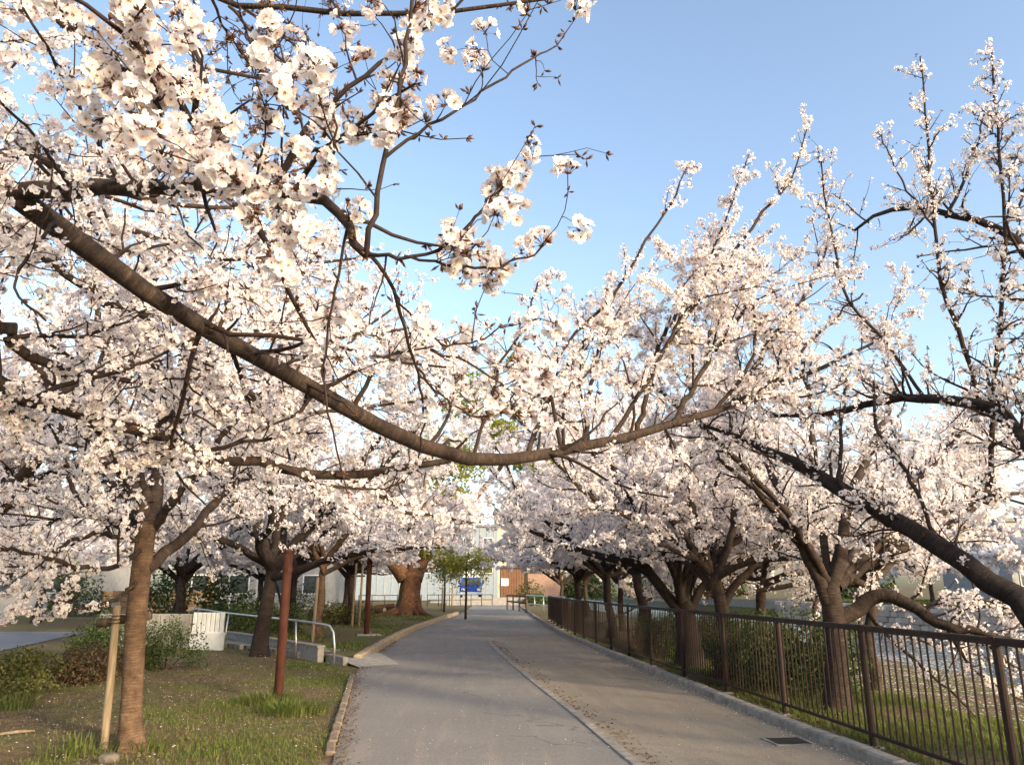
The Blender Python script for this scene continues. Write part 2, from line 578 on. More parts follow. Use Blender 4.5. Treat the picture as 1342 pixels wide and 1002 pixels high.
# left kerb: raised worn stone along the planting bed, curving with the path, and flush edging near the lawn
lk = empty('kerb', (0, 0, 0))
tag(lk, 'worn sunlit stone kerb curving round the planting bed', 'kerb', kind='structure')
ys = 18.1
while ys < 50:
    ln = 0.75
    x0, x1 = fx(PL, ys), fx(PL, ys + ln)
    a = math.atan2(-(x1 - x0), ln)
    MB().bbox(((x0 + x1) / 2 - 0.10, ys + ln / 2, 0.06 + random.uniform(-.01, .01)), (0.20, ln - 0.012, 0.24), 0.03, a + random.uniform(-.015, .015)).build('kerb_stone', M['kerb_warm'], lk)
    ys += ln
le = empty('edging', (0, 0, 0))
tag(le, 'low broken stone edging between lawn and asphalt path', 'edging', kind='structure')
ys = 4.0
while ys < 15.3:
    ln = 0.55
    x0, x1 = fx(PL, ys), fx(PL, ys + ln)
    a = math.atan2(-(x1 - x0), ln)
    if random.random() < 0.85:
        MB().bbox(((x0 + x1) / 2 - 0.06, ys + ln / 2, random.uniform(-.012, .012)), (0.10, ln - 0.03, 0.06), 0.015, a + random.uniform(-.05, .05)).build('edging_stone', M['edge_dirty'], le)
    ys += ln

# planting bed (slightly raised) left of the far path
W0, W1 = gp(420, 868), gp(292, 842)
bedL = [(W0[1], W0[0]), (W1[1], W1[0]), (W1[1] + 1.5, -12), (50.3, -14)]
ribbon('planting_bed', bedL, [(y, fx(PL, y) - 0.19) for y in np.arange(W0[1], 51.5, 1.0)], 0.135, M['soil'], 'raised planting bed of trodden earth left of the path', 'bed')

# side street on the left, water
st = MB().add([(-60, 20, 0.106), (-11.2, 20.0, 0.106), (-13.2, 29.2, 0.106), (-60, 36, 0.106)], [(0, 1, 2, 3)]).build('side_street', M['road'])
tag(st, 'blue grey side street beyond the lawn', 'road', kind='structure')
wm, wnt, wb = mat('river_water', 0.22, 0.4)
wb.inputs['Base Color'].default_value = (0.045, 0.055, 0.05, 1)
bump(wnt, wb, noise(wnt, coords(wnt), 3.5, 4), 0.25, 0.03)
M['water'] = wm
wat = MB().add([(13, -60, -1.55), (35.6, -60, -1.55), (35.6, 260, -1.55), (13, 260, -1.55)], [(0, 1, 2, 3)]).build('river', M['water'])
tag(wat, 'still grey river beyond the fence', 'water', kind='structure')

# ------------------------------------------------------------------ blossom templates
def frame_from(z):
    z = np.asarray(z, float); z = z / np.linalg.norm(z)
    r = np.array([1.0, 0, 0]) if abs(z[0]) < 0.8 else np.array([0, 1.0, 0])
    x = np.cross(r, z); x /= np.linalg.norm(x)
    return np.stack([x, np.cross(z, x), z], 1)       # columns


class Tpl:
    """template: verts, quads, tris with material ids"""
    def __init__(s):
        s.v = []; s.q = []; s.t = []; s.qm = []; s.tm = []

    def add(s, V, quads=(), tris=(), m=0):
        b = len(s.v)
        s.v += [tuple(p) for p in V]
        for f in quads: s.q.append([b + i for i in f]); s.qm.append(m)
        for f in tris: s.t.append([b + i for i in f]); s.tm.append(m)

    def done(s):
        s.v = np.array(s.v, np.float32).reshape(-1, 3)
        s.q = np.array(s.q, np.int32).reshape(-1, 4); s.t = np.array(s.t, np.int32).reshape(-1, 3)
        s.qm = np.array(s.qm, np.int32); s.tm = np.array(s.tm, np.int32)
        return s


def add_flower(T, c, n, rad, lod, cup, r):
    Fm = frame_from(n)
    a0 = r.uniform(0, 6.28)
    if lod == 2:
        V = [(0, 0, 0)]
        for k in range(5):
            a = a0 + k * 1.2566
            V.append((math.cos(a) * rad * 1.08, math.sin(a) * rad * 1.08, cup * rad))
        V = np.array(V) @ Fm.T + c
        T.add(V, tris=[(0, 1 + k, 1 + (k + 1) % 5) for k in range(5)], m=0)
        return
    for k in range(5):
        a = a0 + k * 1.2566 + r.uniform(-.08, .08)
        ca, sa = math.cos(a), math.sin(a)
        cp = cup + r.uniform(-.12, .12)
        L = rad * r.uniform(.92, 1.06)
        if lod == 1:
            P = [(0.06, 0, 0), (0.62, -0.50, cp * .55), (1.0, 0.0, cp * .9), (0.62, 0.50, cp * .55)]
            qs = [(0, 1, 2, 3)]
        else:
            P = [(0.05, -.05, 0), (0.05, .05, 0), (.34, -.33, cp * .30 + .05), (.34, 0, cp * .24), (.34, .33, cp * .30 + .05),
                 (.68, -.47, cp * .66 + .04), (.68, 0, cp * .58), (.68, .47, cp * .66 + .04),
                 (.97, -.25, cp * .92), (.88, 0, cp * .84), (.97, .25, cp * .92)]
            qs = [(0, 2, 3, 1), (1, 3, 4, 4)][:1] + [(2, 5, 6, 3), (3, 6, 7, 4), (5, 8, 9, 6), (6, 9, 10, 7)]
        V = np.array([(p[0] * ca - p[1] * sa, p[0] * sa + p[1] * ca, p[2]) for p in P]) * L
        V = V @ Fm.T + c
        if lod == 0:
            T.add(V, quads=qs, tris=[(1, 3, 4)], m=0)
        else:
            T.add(V, quads=qs, m=0)
    if lod == 1:
        s = rad * 0.21
        V = np.array([(math.cos(a0 + k * 2.1) * s, math.sin(a0 + k * 2.1) * s, rad * .10) for k in range(3)]) @ Fm.T + c
        T.add(V, tris=[(0, 1, 2)], m=1)
    else:
        s = rad * .20
        V = np.array([(math.cos(a0 + k * 1.0472) * s, math.sin(a0 + k * 1.0472) * s, rad * .06) for k in range(6)]) @ Fm.T + c
        T.add(V, quads=[(0, 1, 2, 3), (0, 3, 4, 5)], m=1)
        for k in range(9):
            a = r.uniform(0, 6.28); tl = r.uniform(.15, .42)
            d = np.array([math.cos(a) * tl, math.sin(a) * tl, r.uniform(.3, .55)]) * rad
            w = np.array([-math.sin(a), math.cos(a), 0]) * rad * .022
            V = np.array([-w, w, d + w * 1.6, d - w * 1.6]) @ Fm.T + c
            T.add(V, quads=[(0, 1, 2, 3)], m=2)


def add_spike(T, p, d, L, w, m, r):
    """small four sided spindle (bud, bract)"""
    Fm = frame_from(d)
    a = r.uniform(0, 6)
    V = [(0, 0, 0)] + [(math.cos(a + k * 2.094) * w, math.sin(a + k * 2.094) * w, L * .55) for k in range(3)] + [(0, 0, L)]
    V = np.array(V) @ Fm.T + p
    T.add(V, tris=[(0, 2, 1), (0, 3, 2), (0, 1, 3), (4, 1, 2), (4, 2, 3), (4, 3, 1)], m=m)


def add_stalk(T, a, b, w, m):
    d = b - a
    s = np.cross(d, [0.3, 0.5, 0.8]); s = s / (np.linalg.norm(s) + 1e-9) * w
    s2 = np.cross(d, s); s2 = s2 / (np.linalg.norm(s2) + 1e-9) * w
    T.add([a + s, a - s * .5 + s2 * .87, a - s * .5 - s2 * .87, b + s, b - s * .5 + s2 * .87, b - s * .5 - s2 * .87],
          quads=[(0, 1, 4, 3), (1, 2, 5, 4), (2, 0, 3, 5)], m=m)


def cluster(lod, nf, seed, buds=1, rad=0.0185, L=0.034):
    """one umbel of blossoms; +Z points away from the twig"""
    r = np.random.default_rng(seed)
    T = Tpl()
    o = np.zeros(3)
    for i in range(nf):
        d = r.normal(size=3); d[2] = abs(d[2]) * .9 + .15; d /= np.linalg.norm(d)
        c = d * L * r.uniform(.8, 1.35)
        n = d + r.normal(size=3) * .35
        if lod == 0:
            add_stalk(T, o, c - d * .004, .0007, 1)
            add_spike(T, c - d * .011, d, .013, .0026, 1, r)
        elif lod == 1 and i % 2 == 0:
            add_spike(T, c - d * .014, d, .014, .003, 1, r)
        add_flower(T, c, n, rad * r.uniform(.88, 1.1), lod, r.uniform(.15, .7), r)
    for i in range(buds):
        d = r.normal(size=3); d[2] = abs(d[2]) + .1; d /= np.linalg.norm(d)
        if lod == 0:
            add_stalk(T, o, d * L * .8, .0007, 1)
            add_spike(T, d * L * .75, d, .016, .0045, 4 if r.random() < .4 else 3, r)
        elif lod == 1:
            for _ in range(1):
                e = d + r.normal(size=3) * .6; e = e / np.linalg.norm(e)
                add_spike(T, e * L * .2, e, .024, .0040, 3, r)
        else:
            add_spike(T, d * L * .3, d, .030, .005, 3, r)
    if lod == 0:
        for i in range(4):
            d = r.normal(size=3); d[2] = abs(d[2]) * .6; d /= np.linalg.norm(d)
            add_spike(T, o, d, .013, .0035, 3, r)
    return T.done()


def budspray(seed, n=4, L=.02):
    r = np.random.default_rng(seed)
    T = Tpl()
    for i in range(n):
        d = r.normal(size=3); d[2] = abs(d[2]) + .35; d /= np.linalg.norm(d)
        add_spike(T, np.zeros(3), d, L * r.uniform(.6, 1.4), .0046, 1 if r.random() < .3 else 3, r)
    return T.done()


def puff(seed, n=7, S=.034, L=.055):
    """far cluster: a handful of petal faces"""
    r = np.random.default_rng(seed)
    T = Tpl()
    for i in range(n):
        d = r.normal(size=3); d /= np.linalg.norm(d)
        c = d * L * r.uniform(.4, 1.0)
        Fm = frame_from(d + r.normal(size=3) * .5)
        a = r.uniform(0, 6.28)
        V = np.array([(math.cos(a + k * 1.2566) * S, math.sin(a + k * 1.2566) * S, 0) for k in range(5)]) * r.uniform(.75, 1.1)
        V = V @ Fm.T + c
        T.add(V, quads=[(0, 1, 2, 3)], tris=[(0, 3, 4)], m=0)
    add_spike(T, np.zeros(3), r.normal(size=3), .05, .009, 3, r)
    return T.done()


TPL = {0: [cluster(0, 6 + k % 5, 100 + k, 1 + k % 3, .0185, .030) for k in range(12)],
       1: [cluster(1, 5 + k % 2, 200 + k, 1 + k % 2) for k in range(8)],
       2: [cluster(2, 6, 300 + k, 1, .020, .04) for k in range(8)],
       3: [puff(400 + k) for k in range(8)],
       'bud': [budspray(500 + k, 4 + k % 4, .026) for k in range(8)]}
FLMATS = [M['petal'], M['calyx'], M['stamen'], M['bud'], M['petal']]


def stamp(items):
    """items: list of (template, pos (n,3), zdir (n,3), scale (n,)) -> V, [quads, tris], [qm, tm]"""
    Vs, Q, T, QM, TM = [], [], [], [], []
    base = 0
    for t, P, Z, S in items:
        n = len(P)
        if n == 0: continue
        z = Z / (np.linalg.norm(Z, axis=1)[:, None] + 1e-9)
        rv = rng.normal(size=(n, 3))
        x = np.cross(rv, z); x /= np.linalg.norm(x, axis=1)[:, None] + 1e-9
        y = np.cross(z, x)
        v = t.v
        W = (v[None, :, 0:1] * x[:, None] + v[None, :, 1:2] * y[:, None] + v[None, :, 2:3] * z[:, None]) * S[:, None, None] + P[:, None]
        k = len(v)
        off = base + np.arange(n) * k
        Vs.append(W.reshape(-1, 3))
        if len(t.q): Q.append((t.q[None] + off[:, None, None]).reshape(-1, 4)); QM.append(np.tile(t.qm, n))
        if len(t.t): T.append((t.t[None] + off[:, None, None]).reshape(-1, 3)); TM.append(np.tile(t.tm, n))
        base += n * k
    V = np.concatenate(Vs)
    q = np.concatenate(Q) if Q else np.zeros((0, 4), int)
    tt = np.concatenate(T) if T else np.zeros((0, 3), int)
    return V, [q, tt], [np.concatenate(QM) if QM else np.zeros(0), np.concatenate(TM) if TM else np.zeros(0)]


# ------------------------------------------------------------------ branch machinery
def unit(a):
    return a / (np.linalg.norm(a, axis=-1, keepdims=True) + 1e-9)


def catmull(P, n):
    P = np.asarray(P, float)
    m = len(P)
    s = np.concatenate([[0], np.cumsum(np.linalg.norm(np.diff(P[:, :3], axis=0), axis=1))])
    t = np.linspace(0, s[-1], n)
    Pe = np.vstack([2 * P[0] - P[1], P, 2 * P[-1] - P[-2]])
    out = []
    for u in t:
        i = min(max(np.searchsorted(s, u, side='right') - 1, 0), m - 2)
        f = (u - s[i]) / max(s[i + 1] - s[i], 1e-6)
        a, b, c, d = Pe[i], Pe[i + 1], Pe[i + 2], Pe[i + 3]
        out.append(0.5 * (2 * b + (c - a) * f + (2 * a - 5 * b + 4 * c - d) * f * f + (3 * b - a - 3 * c + d) * f ** 3))
    return np.array(out)


def tubes(P, Rr, k):
    """P (B,n,3), Rr (B,n) -> V, quads"""
    B, n, _ = P.shape
    T = np.empty_like(P)
    T[:, 1:-1] = P[:, 2:] - P[:, :-2]; T[:, 0] = P[:, 1] - P[:, 0]; T[:, -1] = P[:, -1] - P[:, -2]
    T = unit(T)
    mt = unit(P[:, -1] - P[:, 0])
    ref = np.where(np.abs(mt[:, 2:3]) < .85, np.array([[0, 0, 1.0]]), np.array([[1.0, 0, 0]]))
    u = unit(np.cross(T, ref[:, None, :]))
    w = np.cross(T, u)
    a = np.arange(k) * 2 * math.pi / k
    V = P[:, :, None] + Rr[:, :, None, None] * (np.cos(a)[None, None, :, None] * u[:, :, None] + np.sin(a)[None, None, :, None] * w[:, :, None])
    V = V.reshape(-1, 3)
    b = np.arange(B)[:, None, None] * n * k
    i = np.arange(n - 1)[None, :, None] * k
    j = np.arange(k)[None, None, :]
    jn = (j + 1) % k
    q = np.stack([b + i + j, b + i + jn, b + i + k + jn, b + i + k + j], -1).reshape(-1, 4)
    return V, q


def sprout(P, Rr, per_m, tmin, ang, Lr, up, nout, rr, rmin, curl=.25, grav=0.0, r=None, tmax=1.0):
    B, n, _ = P.shape
    Ln = np.linalg.norm(np.diff(P, axis=1), axis=2).sum(1)
    cnt = r.poisson(np.maximum(Ln * per_m * (1 - tmin), 0.01))
    idx = np.repeat(np.arange(B), cnt)
    if len(idx) == 0:
        return np.zeros((0, nout, 3)), np.zeros((0, nout))
    m = len(idx)
    t = (tmin + (tmax - tmin) * r.random(m)) * (n - 1)
    i = np.minimum(t.astype(int), n - 2); f = (t - i)[:, None]
    p = P[idx, i] * (1 - f) + P[idx, i + 1] * f
    pr = Rr[idx, i] * (1 - f[:, 0]) + Rr[idx, i + 1] * f[:, 0]
    tg = unit(P[idx, i + 1] - P[idx, i])
    pv = unit(np.cross(r.normal(size=(m, 3)), tg))
    a = np.radians(r.uniform(ang[0], ang[1], m))[:, None]
    d = unit(np.cos(a) * tg + np.sin(a) * pv + np.array([0, 0, up]))
    L = r.uniform(Lr[0], Lr[1], m) * (1.15 - .5 * t / (n - 1))
    out = np.empty((m, nout, 3)); out[:, 0] = p
    for s in range(1, nout):
        d = unit(d + r.normal(size=(m, 3)) * curl + np.array([0, 0, grav]))
        p = p + d * (L / (nout - 1))[:, None]
        out[:, s] = p
    r0 = np.maximum(np.minimum(pr * rr, .017), rmin)
    rad = r0[:, None] * np.linspace(1, .35, nout)[None]
    return out, np.maximum(rad, rmin * .6)


# the clear sky over the path: canopy of the two rows does not close here (lower edge of the opening)
_SKX = [560, 600, 625, 640, 690, 740, 790, 860, 925, 985, 1045, 1090, 1150, 1200, 1300, 1400]
_SKY = [-400, 60, 200, 285, 350, 375, 365, 320, 285, 255, 225, 225, 190, 140, 85, 50]


def in_sky(p, pad=0):
    x, y, c = project(p)
    return (c > 0) & (x > 560) & (x < 1500) & (y < np.interp(x, _SKX, _SKY) + pad)


def branch_obj(name, P, rad, k, m, parent, loc, lump=0.0, flare=0.0, seed=0):
    """one smooth limb or trunk with bark coordinates"""
    P = np.asarray(P, float); rad = np.asarray(rad, float)
    n = len(P)
    T = unit(np.gradient(P, axis=0))
    u = np.cross(T[0], [0.2, 1, 0.1]); u /= np.linalg.norm(u)
    s = np.concatenate([[0], np.cumsum(np.linalg.norm(np.diff(P, axis=0), axis=1))])
    r = np.random.default_rng(seed)
    ph = r.uniform(0, 6.28, 8)
    V, al, ar = [], [], []
    for i in range(n):
        u = u - T[i] * np.dot(u, T[i]); u /= np.linalg.norm(u)
        w = np.cross(T[i], u)
        for j in range(k):
            a = 2 * math.pi * j / k
            rr = rad[i] * (1 + lump * (math.sin(2 * a + ph[0] + s[i] * 1.3) + .7 * math.sin(3 * a + ph[1] - s[i] * 2.1) + .6 * math.sin(s[i] * 7 + ph[2] + a)))
            if flare:
                rr *= 1 + flare * math.exp(-s[i] / (rad[i] * 1.4)) * (1 + .45 * math.sin(4 * a + ph[3]) + .3 * math.sin(7 * a + ph[4]))
            V.append(P[i] + rr * (math.cos(a) * u + math.sin(a) * w)); al.append(s[i] + seed * .37); ar.append(a * rad.max() * 0.9 if j < k / 2 else (2 * math.pi - a) * rad.max() * .9)
    fs = [(i * k + j, i * k + (j + 1) % k, (i + 1) * k + (j + 1) % k, (i + 1) * k + j) for i in range(n - 1) for j in range(k)]
    # end cap
    V.append(P[-1] + T[-1] * rad[-1] * .6); al.append(s[-1]); ar.append(0)
    e = len(V) - 1
    tri = [((n - 1) * k + j, (n - 1) * k + (j + 1) % k, e) for j in range(k)]
    V = np.array(V) - np.asarray(loc)
    me = raw_mesh(name, V, [np.array(fs), np.array(tri)], [m], smooth=True, attrs={'along': al, 'around': ar})
    return link(name, me, parent)


TRI = [0]

CNT = [0]


def blossom_nodes():
    """instances the blossom umbels on the points of a crown"""
    ng = bpy.data.node_groups.new('blossoms_on_points', 'GeometryNodeTree')
    ng.interface.new_socket('Geometry', in_out='INPUT', socket_type='NodeSocketGeometry')
    ng.interface.new_socket('Geometry', in_out='OUTPUT', socket_type='NodeSocketGeometry')
    gi = ng.nodes.new('NodeGroupInput'); go = ng.nodes.new('NodeGroupOutput')
    L = ng.links.new

    def attr(name, ty):
        n = ng.nodes.new('GeometryNodeInputNamedAttribute'); n.data_type = ty
        n.inputs['Name'].default_value = name
        return n.outputs['Attribute']
    cx = ng.nodes.new('ShaderNodeCombineXYZ')
    L(attr('tilt', 'FLOAT'), cx.inputs['Y']); L(attr('turn', 'FLOAT'), cx.inputs['Z'])
    e1 = ng.nodes.new('FunctionNodeEulerToRotation'); L(cx.outputs[0], e1.inputs[0])
    cz = ng.nodes.new('ShaderNodeCombineXYZ'); L(attr('spin', 'FLOAT'), cz.inputs['Z'])
    e2 = ng.nodes.new('FunctionNodeEulerToRotation'); L(cz.outputs[0], e2.inputs[0])
    rr = ng.nodes.new('FunctionNodeRotateRotation'); rr.rotation_space = 'LOCAL'
    L(e1.outputs[0], rr.inputs[0]); L(e2.outputs[0], rr.inputs[1])
    kind = attr('kind', 'INT'); pick = attr('pick', 'INT'); size = attr('size', 'FLOAT')
    jo = ng.nodes.new('GeometryNodeJoinGeometry')
    for k, key in enumerate((0, 1, 2, 3, 'bud')):
        jt = ng.nodes.new('GeometryNodeJoinGeometry')
        for i, t in enumerate(TPL[key]):
            me = LOD0_MESH[i] if key == 0 else raw_mesh('blossom', t.v, [t.q, t.t], FLMATS, [t.qm, t.tm])
            ob = bpy.data.objects.new('blossom', me)
            oi = ng.nodes.new('GeometryNodeObjectInfo'); oi.inputs['Object'].default_value = ob
            gt_ = ng.nodes.new('GeometryNodeGeometryToInstance')
            L(oi.outputs['Geometry'], gt_.inputs[0]); L(gt_.outputs[0], jt.inputs[0])
        cmpn = ng.nodes.new('FunctionNodeCompare'); cmpn.data_type = 'INT'; cmpn.operation = 'EQUAL'
        L(kind, cmpn.inputs['A'] if False else [s for s in cmpn.inputs if s.name == 'A' and s.type == 'INT'][0])
        [s for s in cmpn.inputs if s.name == 'B' and s.type == 'INT'][0].default_value = k
        ip = ng.nodes.new('GeometryNodeInstanceOnPoints')
        L(gi.outputs[0], ip.inputs['Points']); L(cmpn.outputs[0], ip.inputs['Selection'])
        L(jt.outputs[0], ip.inputs['Instance']); ip.inputs['Pick Instance'].default_value = True
        L(pick, ip.inputs['Instance Index']); L(rr.outputs[0], ip.inputs['Rotation']); L(size, ip.inputs['Scale'])
        L(ip.outputs[0], jo.inputs[0])
    L(jo.outputs[0], go.inputs[0])
    return ng


LOD0_MESH = [raw_mesh('blossom_cluster', t.v, [t.q, t.t], FLMATS, [t.qm, t.tm]) for t in TPL[0]]
BLOSSOM_NODES = blossom_nodes()



def cherry(label, base, trunk, limbs, seed, name='cherry_tree', group='cherry trees in bloom', bark='bark', extra=(), zmin=2.0,
           n2=3.6, n3=4.2, len2=(.7, 1.7), len3=(.25, .75), dens=10.0, prune=True, budf=.15, scale=1.0, lodbias=0, fine=False,
           keep=None, near_parts=0, limb_bark=None, exd=1.0, exn=8.0, clear=None, up2=.25, lod=None, bare=None):
    """trunk: (pts, radii); limbs: list of (pts, radii); extra: list of (pts, radii, dense) thin authored shoots"""
    r = np.random.default_rng(seed)
    base = np.asarray(base, float)
    dq = math.hypot(base[0], base[1])
    n3 *= 1.5 if dq < 28 else 1.25
    dens *= 2.75 if dq < 28 else 1.9
    scale *= .92 if dq < 12 else (1.08 if dq < 24 else 1.42)
    limbs = [(lp, [q_ * .86 for q_ in lr]) for lp, lr in limbs]
    extra = [(lp, [q_ * .75 for q_ in lr]) for lp, lr in extra]
    root = empty(name, base)
    tag(root, label, 'tree', group)
    d0 = max(np.linalg.norm(base[:2]), 1)
    seg = 16 if d0 < 15 else (10 if d0 < 30 else 7)
    tp, tr = trunk
    n = max(10, int(len(tp) * 4)) if d0 < 25 else 8
    tt = catmull(np.hstack([np.asarray(tp, float), np.asarray(tr, float)[:, None] * .8]), n)
    branch_obj('trunk', tt[:, :3], np.maximum(tt[:, 3], .01), seg, M[bark], root, base, .045, .5, seed)
    L1P, L1R, SHP, SHR = [], [], [], []
    for li, (lp, lr) in enumerate(limbs):
        n = 26 if d0 < 20 else 9
        c = catmull(np.hstack([np.asarray(lp, float), np.asarray(lr, float)[:, None]]), n)
        c[1:-1, :3] += r.normal(size=(n - 2, 3)) * .012
        branch_obj('limb', c[:, :3], np.maximum(c[:, 3], .004), 12 if d0 < 20 else 6, M[limb_bark or bark], root, base, .05, 0, seed * 31 + li)
        q_ = catmull(c, 12)
        L1P.append(q_[:, :3]); L1R.append(np.maximum(q_[:, 3], .004))
    for (lp, lr) in extra:
        c = catmull(np.hstack([np.asarray(lp, float), np.asarray(lr, float)[:, None]]), 18)
        c[1:-1, :3] += r.normal(size=(16, 3)) * (.004 if c[:, 1].mean() < 4 else .011)
        branch_obj('branch', c[:, :3], np.maximum(c[:, 3], .0015), 8, M['twig'] if lr[0] < .03 else M[bark], root, base, .05, 0, seed * 17 + len(SHP))
        q_ = catmull(c, 12)
        SHP.append(q_[:, :3]); SHR.append(np.maximum(q_[:, 3], .0015))
    wood = []
    cl_p, cl_z, cl_s = [], [], []

    def filt(P, Rr, pad=0, doprune=True):
        e, mid = P[:, -1], P[:, P.shape[1] // 2]
        ok = (e[:, 2] > zmin) & (mid[:, 2] > zmin)
        if prune and doprune:
            ok &= ~(in_sky(e, pad) | in_sky(mid, pad))
        dc = np.linalg.norm(P - np.array([0, 0, CZ]), axis=2).min(1)
        ok &= dc > 1.15
        if keep is not None:
            ok &= keep(e) & keep(mid)
        return P[ok], Rr[ok]

    def bloom(P, Rr, per_m, t0=.08, sc=1.0, nearf=1.0):
        B, n_, _ = P.shape
        if B == 0: return
        Ln = np.linalg.norm(np.diff(P, axis=1), axis=2).sum(1)
        cnt = r.poisson(Ln * per_m * (np.where(P[:, :, 1].mean(1) < 4.0, nearf, 1.5) if nearf != 1.0 else 1.0))
        idx = np.repeat(np.arange(B), cnt)
        m = len(idx)
        t = (t0 + (1 - t0) * r.random(m)) * (n_ - 1)
        i = np.minimum(t.astype(int), n_ - 2); f = (t - i)[:, None]
        p = P[idx, i] * (1 - f) + P[idx, i + 1] * f
        tg = unit(P[idx, i + 1] - P[idx, i])
        pv = unit(np.cross(r.normal(size=(m, 3)), tg))
        z = unit(pv + tg * .25 + np.array([0, 0, .12]))
        pr = Rr[idx, i][:, None]
        w_ = 6.283 / .42
        cn = np.sin(p[:, 0] * w_ + 2 * np.sin(p[:, 1] * w_ * .6)) + np.sin(p[:, 1] * w_ * 1.1 + 1.7 * np.sin(p[:, 2] * w_ * .7)) + np.sin(p[:, 2] * w_ * .9 + p[:, 0] * 3)
        kp = cn > r.uniform(-1.6, .5, m)
        p, z, pr, m = p[kp], z[kp], pr[kp], int(kp.sum())
        cl_p.append(p + z * pr * .8); cl_z.append(z); cl_s.append(np.full(m, sc) * r.uniform(.85, 1.2, m))
        # tip
        cl_p.append(P[:, -1]); cl_z.append(unit(P[:, -1] - P[:, -2])); cl_s.append(np.full(B, sc))

    kk = 5 if d0 < 20 else 3
    if L1P:
        A, AR = np.array(L1P), np.array(L1R)
        b2, r2 = sprout(A, AR, n2, .16, (35, 75), len2, up2, 7, .55, .006 if not fine else .004, .20, .03, r)
        b2, r2 = filt(b2, r2)
        ws = sprout(A, AR, n2 * .8, .1, (30, 85), (.15, .5), .3, 6, .3, .003, .22, .02, r)       # water shoots straight on limbs
        ws = filt(*ws)
        b3, r3 = sprout(b2, r2, n3, .12, (30, 70), len3, .12, 6, .55, .0028, .20, .0, r)
        b3, r3 = filt(b3, r3)
        wood += [(b2, r2, kk), (np.concatenate([b3, ws[0]]), np.concatenate([r3, ws[1]]), 3 if d0 > 12 else 4)]
        bloom(A, AR, dens * .55, .3); bloom(b2, r2, dens * .8, .12); bloom(b3, r3, dens); bloom(ws[0], ws[1], dens * .8)
        if fine:
            b4, r4 = sprout(b3, r3, 4.5, .1, (35, 70), (.08, .28), .1, 4, .6, .002, .22, 0, r)
            b4, r4 = filt(b4, r4)
            wood.append((b4, r4, 3)); bloom(b4, r4, dens)
    if SHP:
        A, AR = np.array(SHP), np.array(SHR)
        s3, sr3 = sprout(A, AR, exn, .10, (30, 75), (.06, .5), .12, 6, .55, .0022, .20, .02, r)
        s3, sr3 = filt(s3, sr3, -30, False)
        s4, sr4 = sprout(s3, sr3, 4.5, .1, (35, 70), (.05, .2), .1, 4, .6, .0016, .22, 0, r)
        s4, sr4 = filt(s4, sr4, -30, False)
        wood += [(s3, sr3, 4), (s4, sr4, 3)]
        bloom(A, AR, dens * .5, .15, nearf=exd); bloom(s3, sr3, dens, nearf=exd); bloom(s4, sr4, dens, nearf=exd)
    # --- wood of the small branches as one part
    Vs, Q, base_i = [], [], 0
    for P, Rr, k in wood:
        if len(P) == 0: continue
        v, qd = tubes(P, Rr, k)
        Vs.append(v); Q.append(qd + base_i); base_i += len(v)
    if Vs:
        o = link('twigs', raw_mesh('twigs', np.concatenate(Vs) - base, [np.concatenate(Q)], [M['twig']], smooth=True), root)
        tag(o, kind='stuff')
        TRI[0] += 2 * sum(len(x) for x in Q)
    if not cl_p:
        return root
    p = np.concatenate(cl_p); z = np.concatenate(cl_z); s = np.concatenate(cl_s) * scale
    ok = p[:, 2] > zmin - .25
    dc = np.linalg.norm(p - np.array([0, 0, CZ]), axis=1)
    ok &= dc > 1.05
    if clear is not None:                 # the old limb itself carries few spurs on its near side
        cx_, cy_, cc_ = project(np.asarray(clear))
        fx_, fy_, fc_ = project(p)
        o_ = np.argsort(cx_)
        ly = np.interp(fx_, cx_[o_], cy_[o_]); lc = np.interp(fx_, cx_[o_], cc_[o_])
        hit = (np.abs(fy_ - ly) < 16 + 75 / np.maximum(fc_, 1)) & (fc_ < lc + .1) & (fx_ > 15) & (fx_ < 960) & (fc_ > 0)
        ok &= ~(hit & (r.random(len(p)) < .92))
    p, z, s, dc = p[ok], z[ok], s[ok], dc[ok]
    # some spurs still hold closed buds
    bf = np.full(len(p), budf)
    if bare is not None:
        bf = np.maximum(bf, bare(p))
    isb = r.random(len(p)) < bf
    px, py, pc = project(p)
    infr = (pc > 0) & (px > -60) & (px < IW + 60) & (py > -60) & (py < IH + 60)
    lods = np.where(dc < 2.9, 0, np.where(dc < 12.5, 1, np.where(dc < 25, 2, 3))) if lod is None else np.full(len(p), lod)
    if lod is None:
        lods = np.where(~infr, np.maximum(lods, 2), lods)
    s = np.where(lods == 3, s * 1.25, s)
    solo = np.zeros(len(p), bool)
    if near_parts:
        cand = np.where((lods <= 1) & infr & ~isb)[0]
        cand = cand[np.argsort(dc[cand])][:near_parts]
        solo[cand] = True
        for c in cand:
            me = LOD0_MESH[int(r.integers(len(LOD0_MESH)))]
            o = link('blossom_cluster', me, root, p[c] - base)
            qt = Vector(z[c]).to_track_quat('Z', 'Y')
            o.rotation_mode = 'QUATERNION'
            from mathutils import Quaternion
            o.rotation_quaternion = qt @ Quaternion((0, 0, 1), float(r.uniform(0, 6.28)))
            o.scale = (float(s[c]) * (1.3 if px[c] < 330 else 1.15),) * 3
    kind_ = np.where(isb, 4, lods)
    ok = ~solo & ~(isb & (dc > 30))
    pp, zz, ss, kk_ = p[ok] - base, unit(z[ok]), s[ok], kind_[ok]
    m = len(pp)
    me = bpy.data.meshes.new('crown')
    me.vertices.add(m)
    me.vertices.foreach_set('co', pp.astype(np.float32).ravel())
    # euler angles that turn +Z to the outward direction, after a random spin
    az = np.arctan2(zz[:, 1], zz[:, 0]); po = np.arccos(np.clip(zz[:, 2], -1, 1))
    ro = np.stack([r.uniform(0, 6.283, m), po, az], 1)
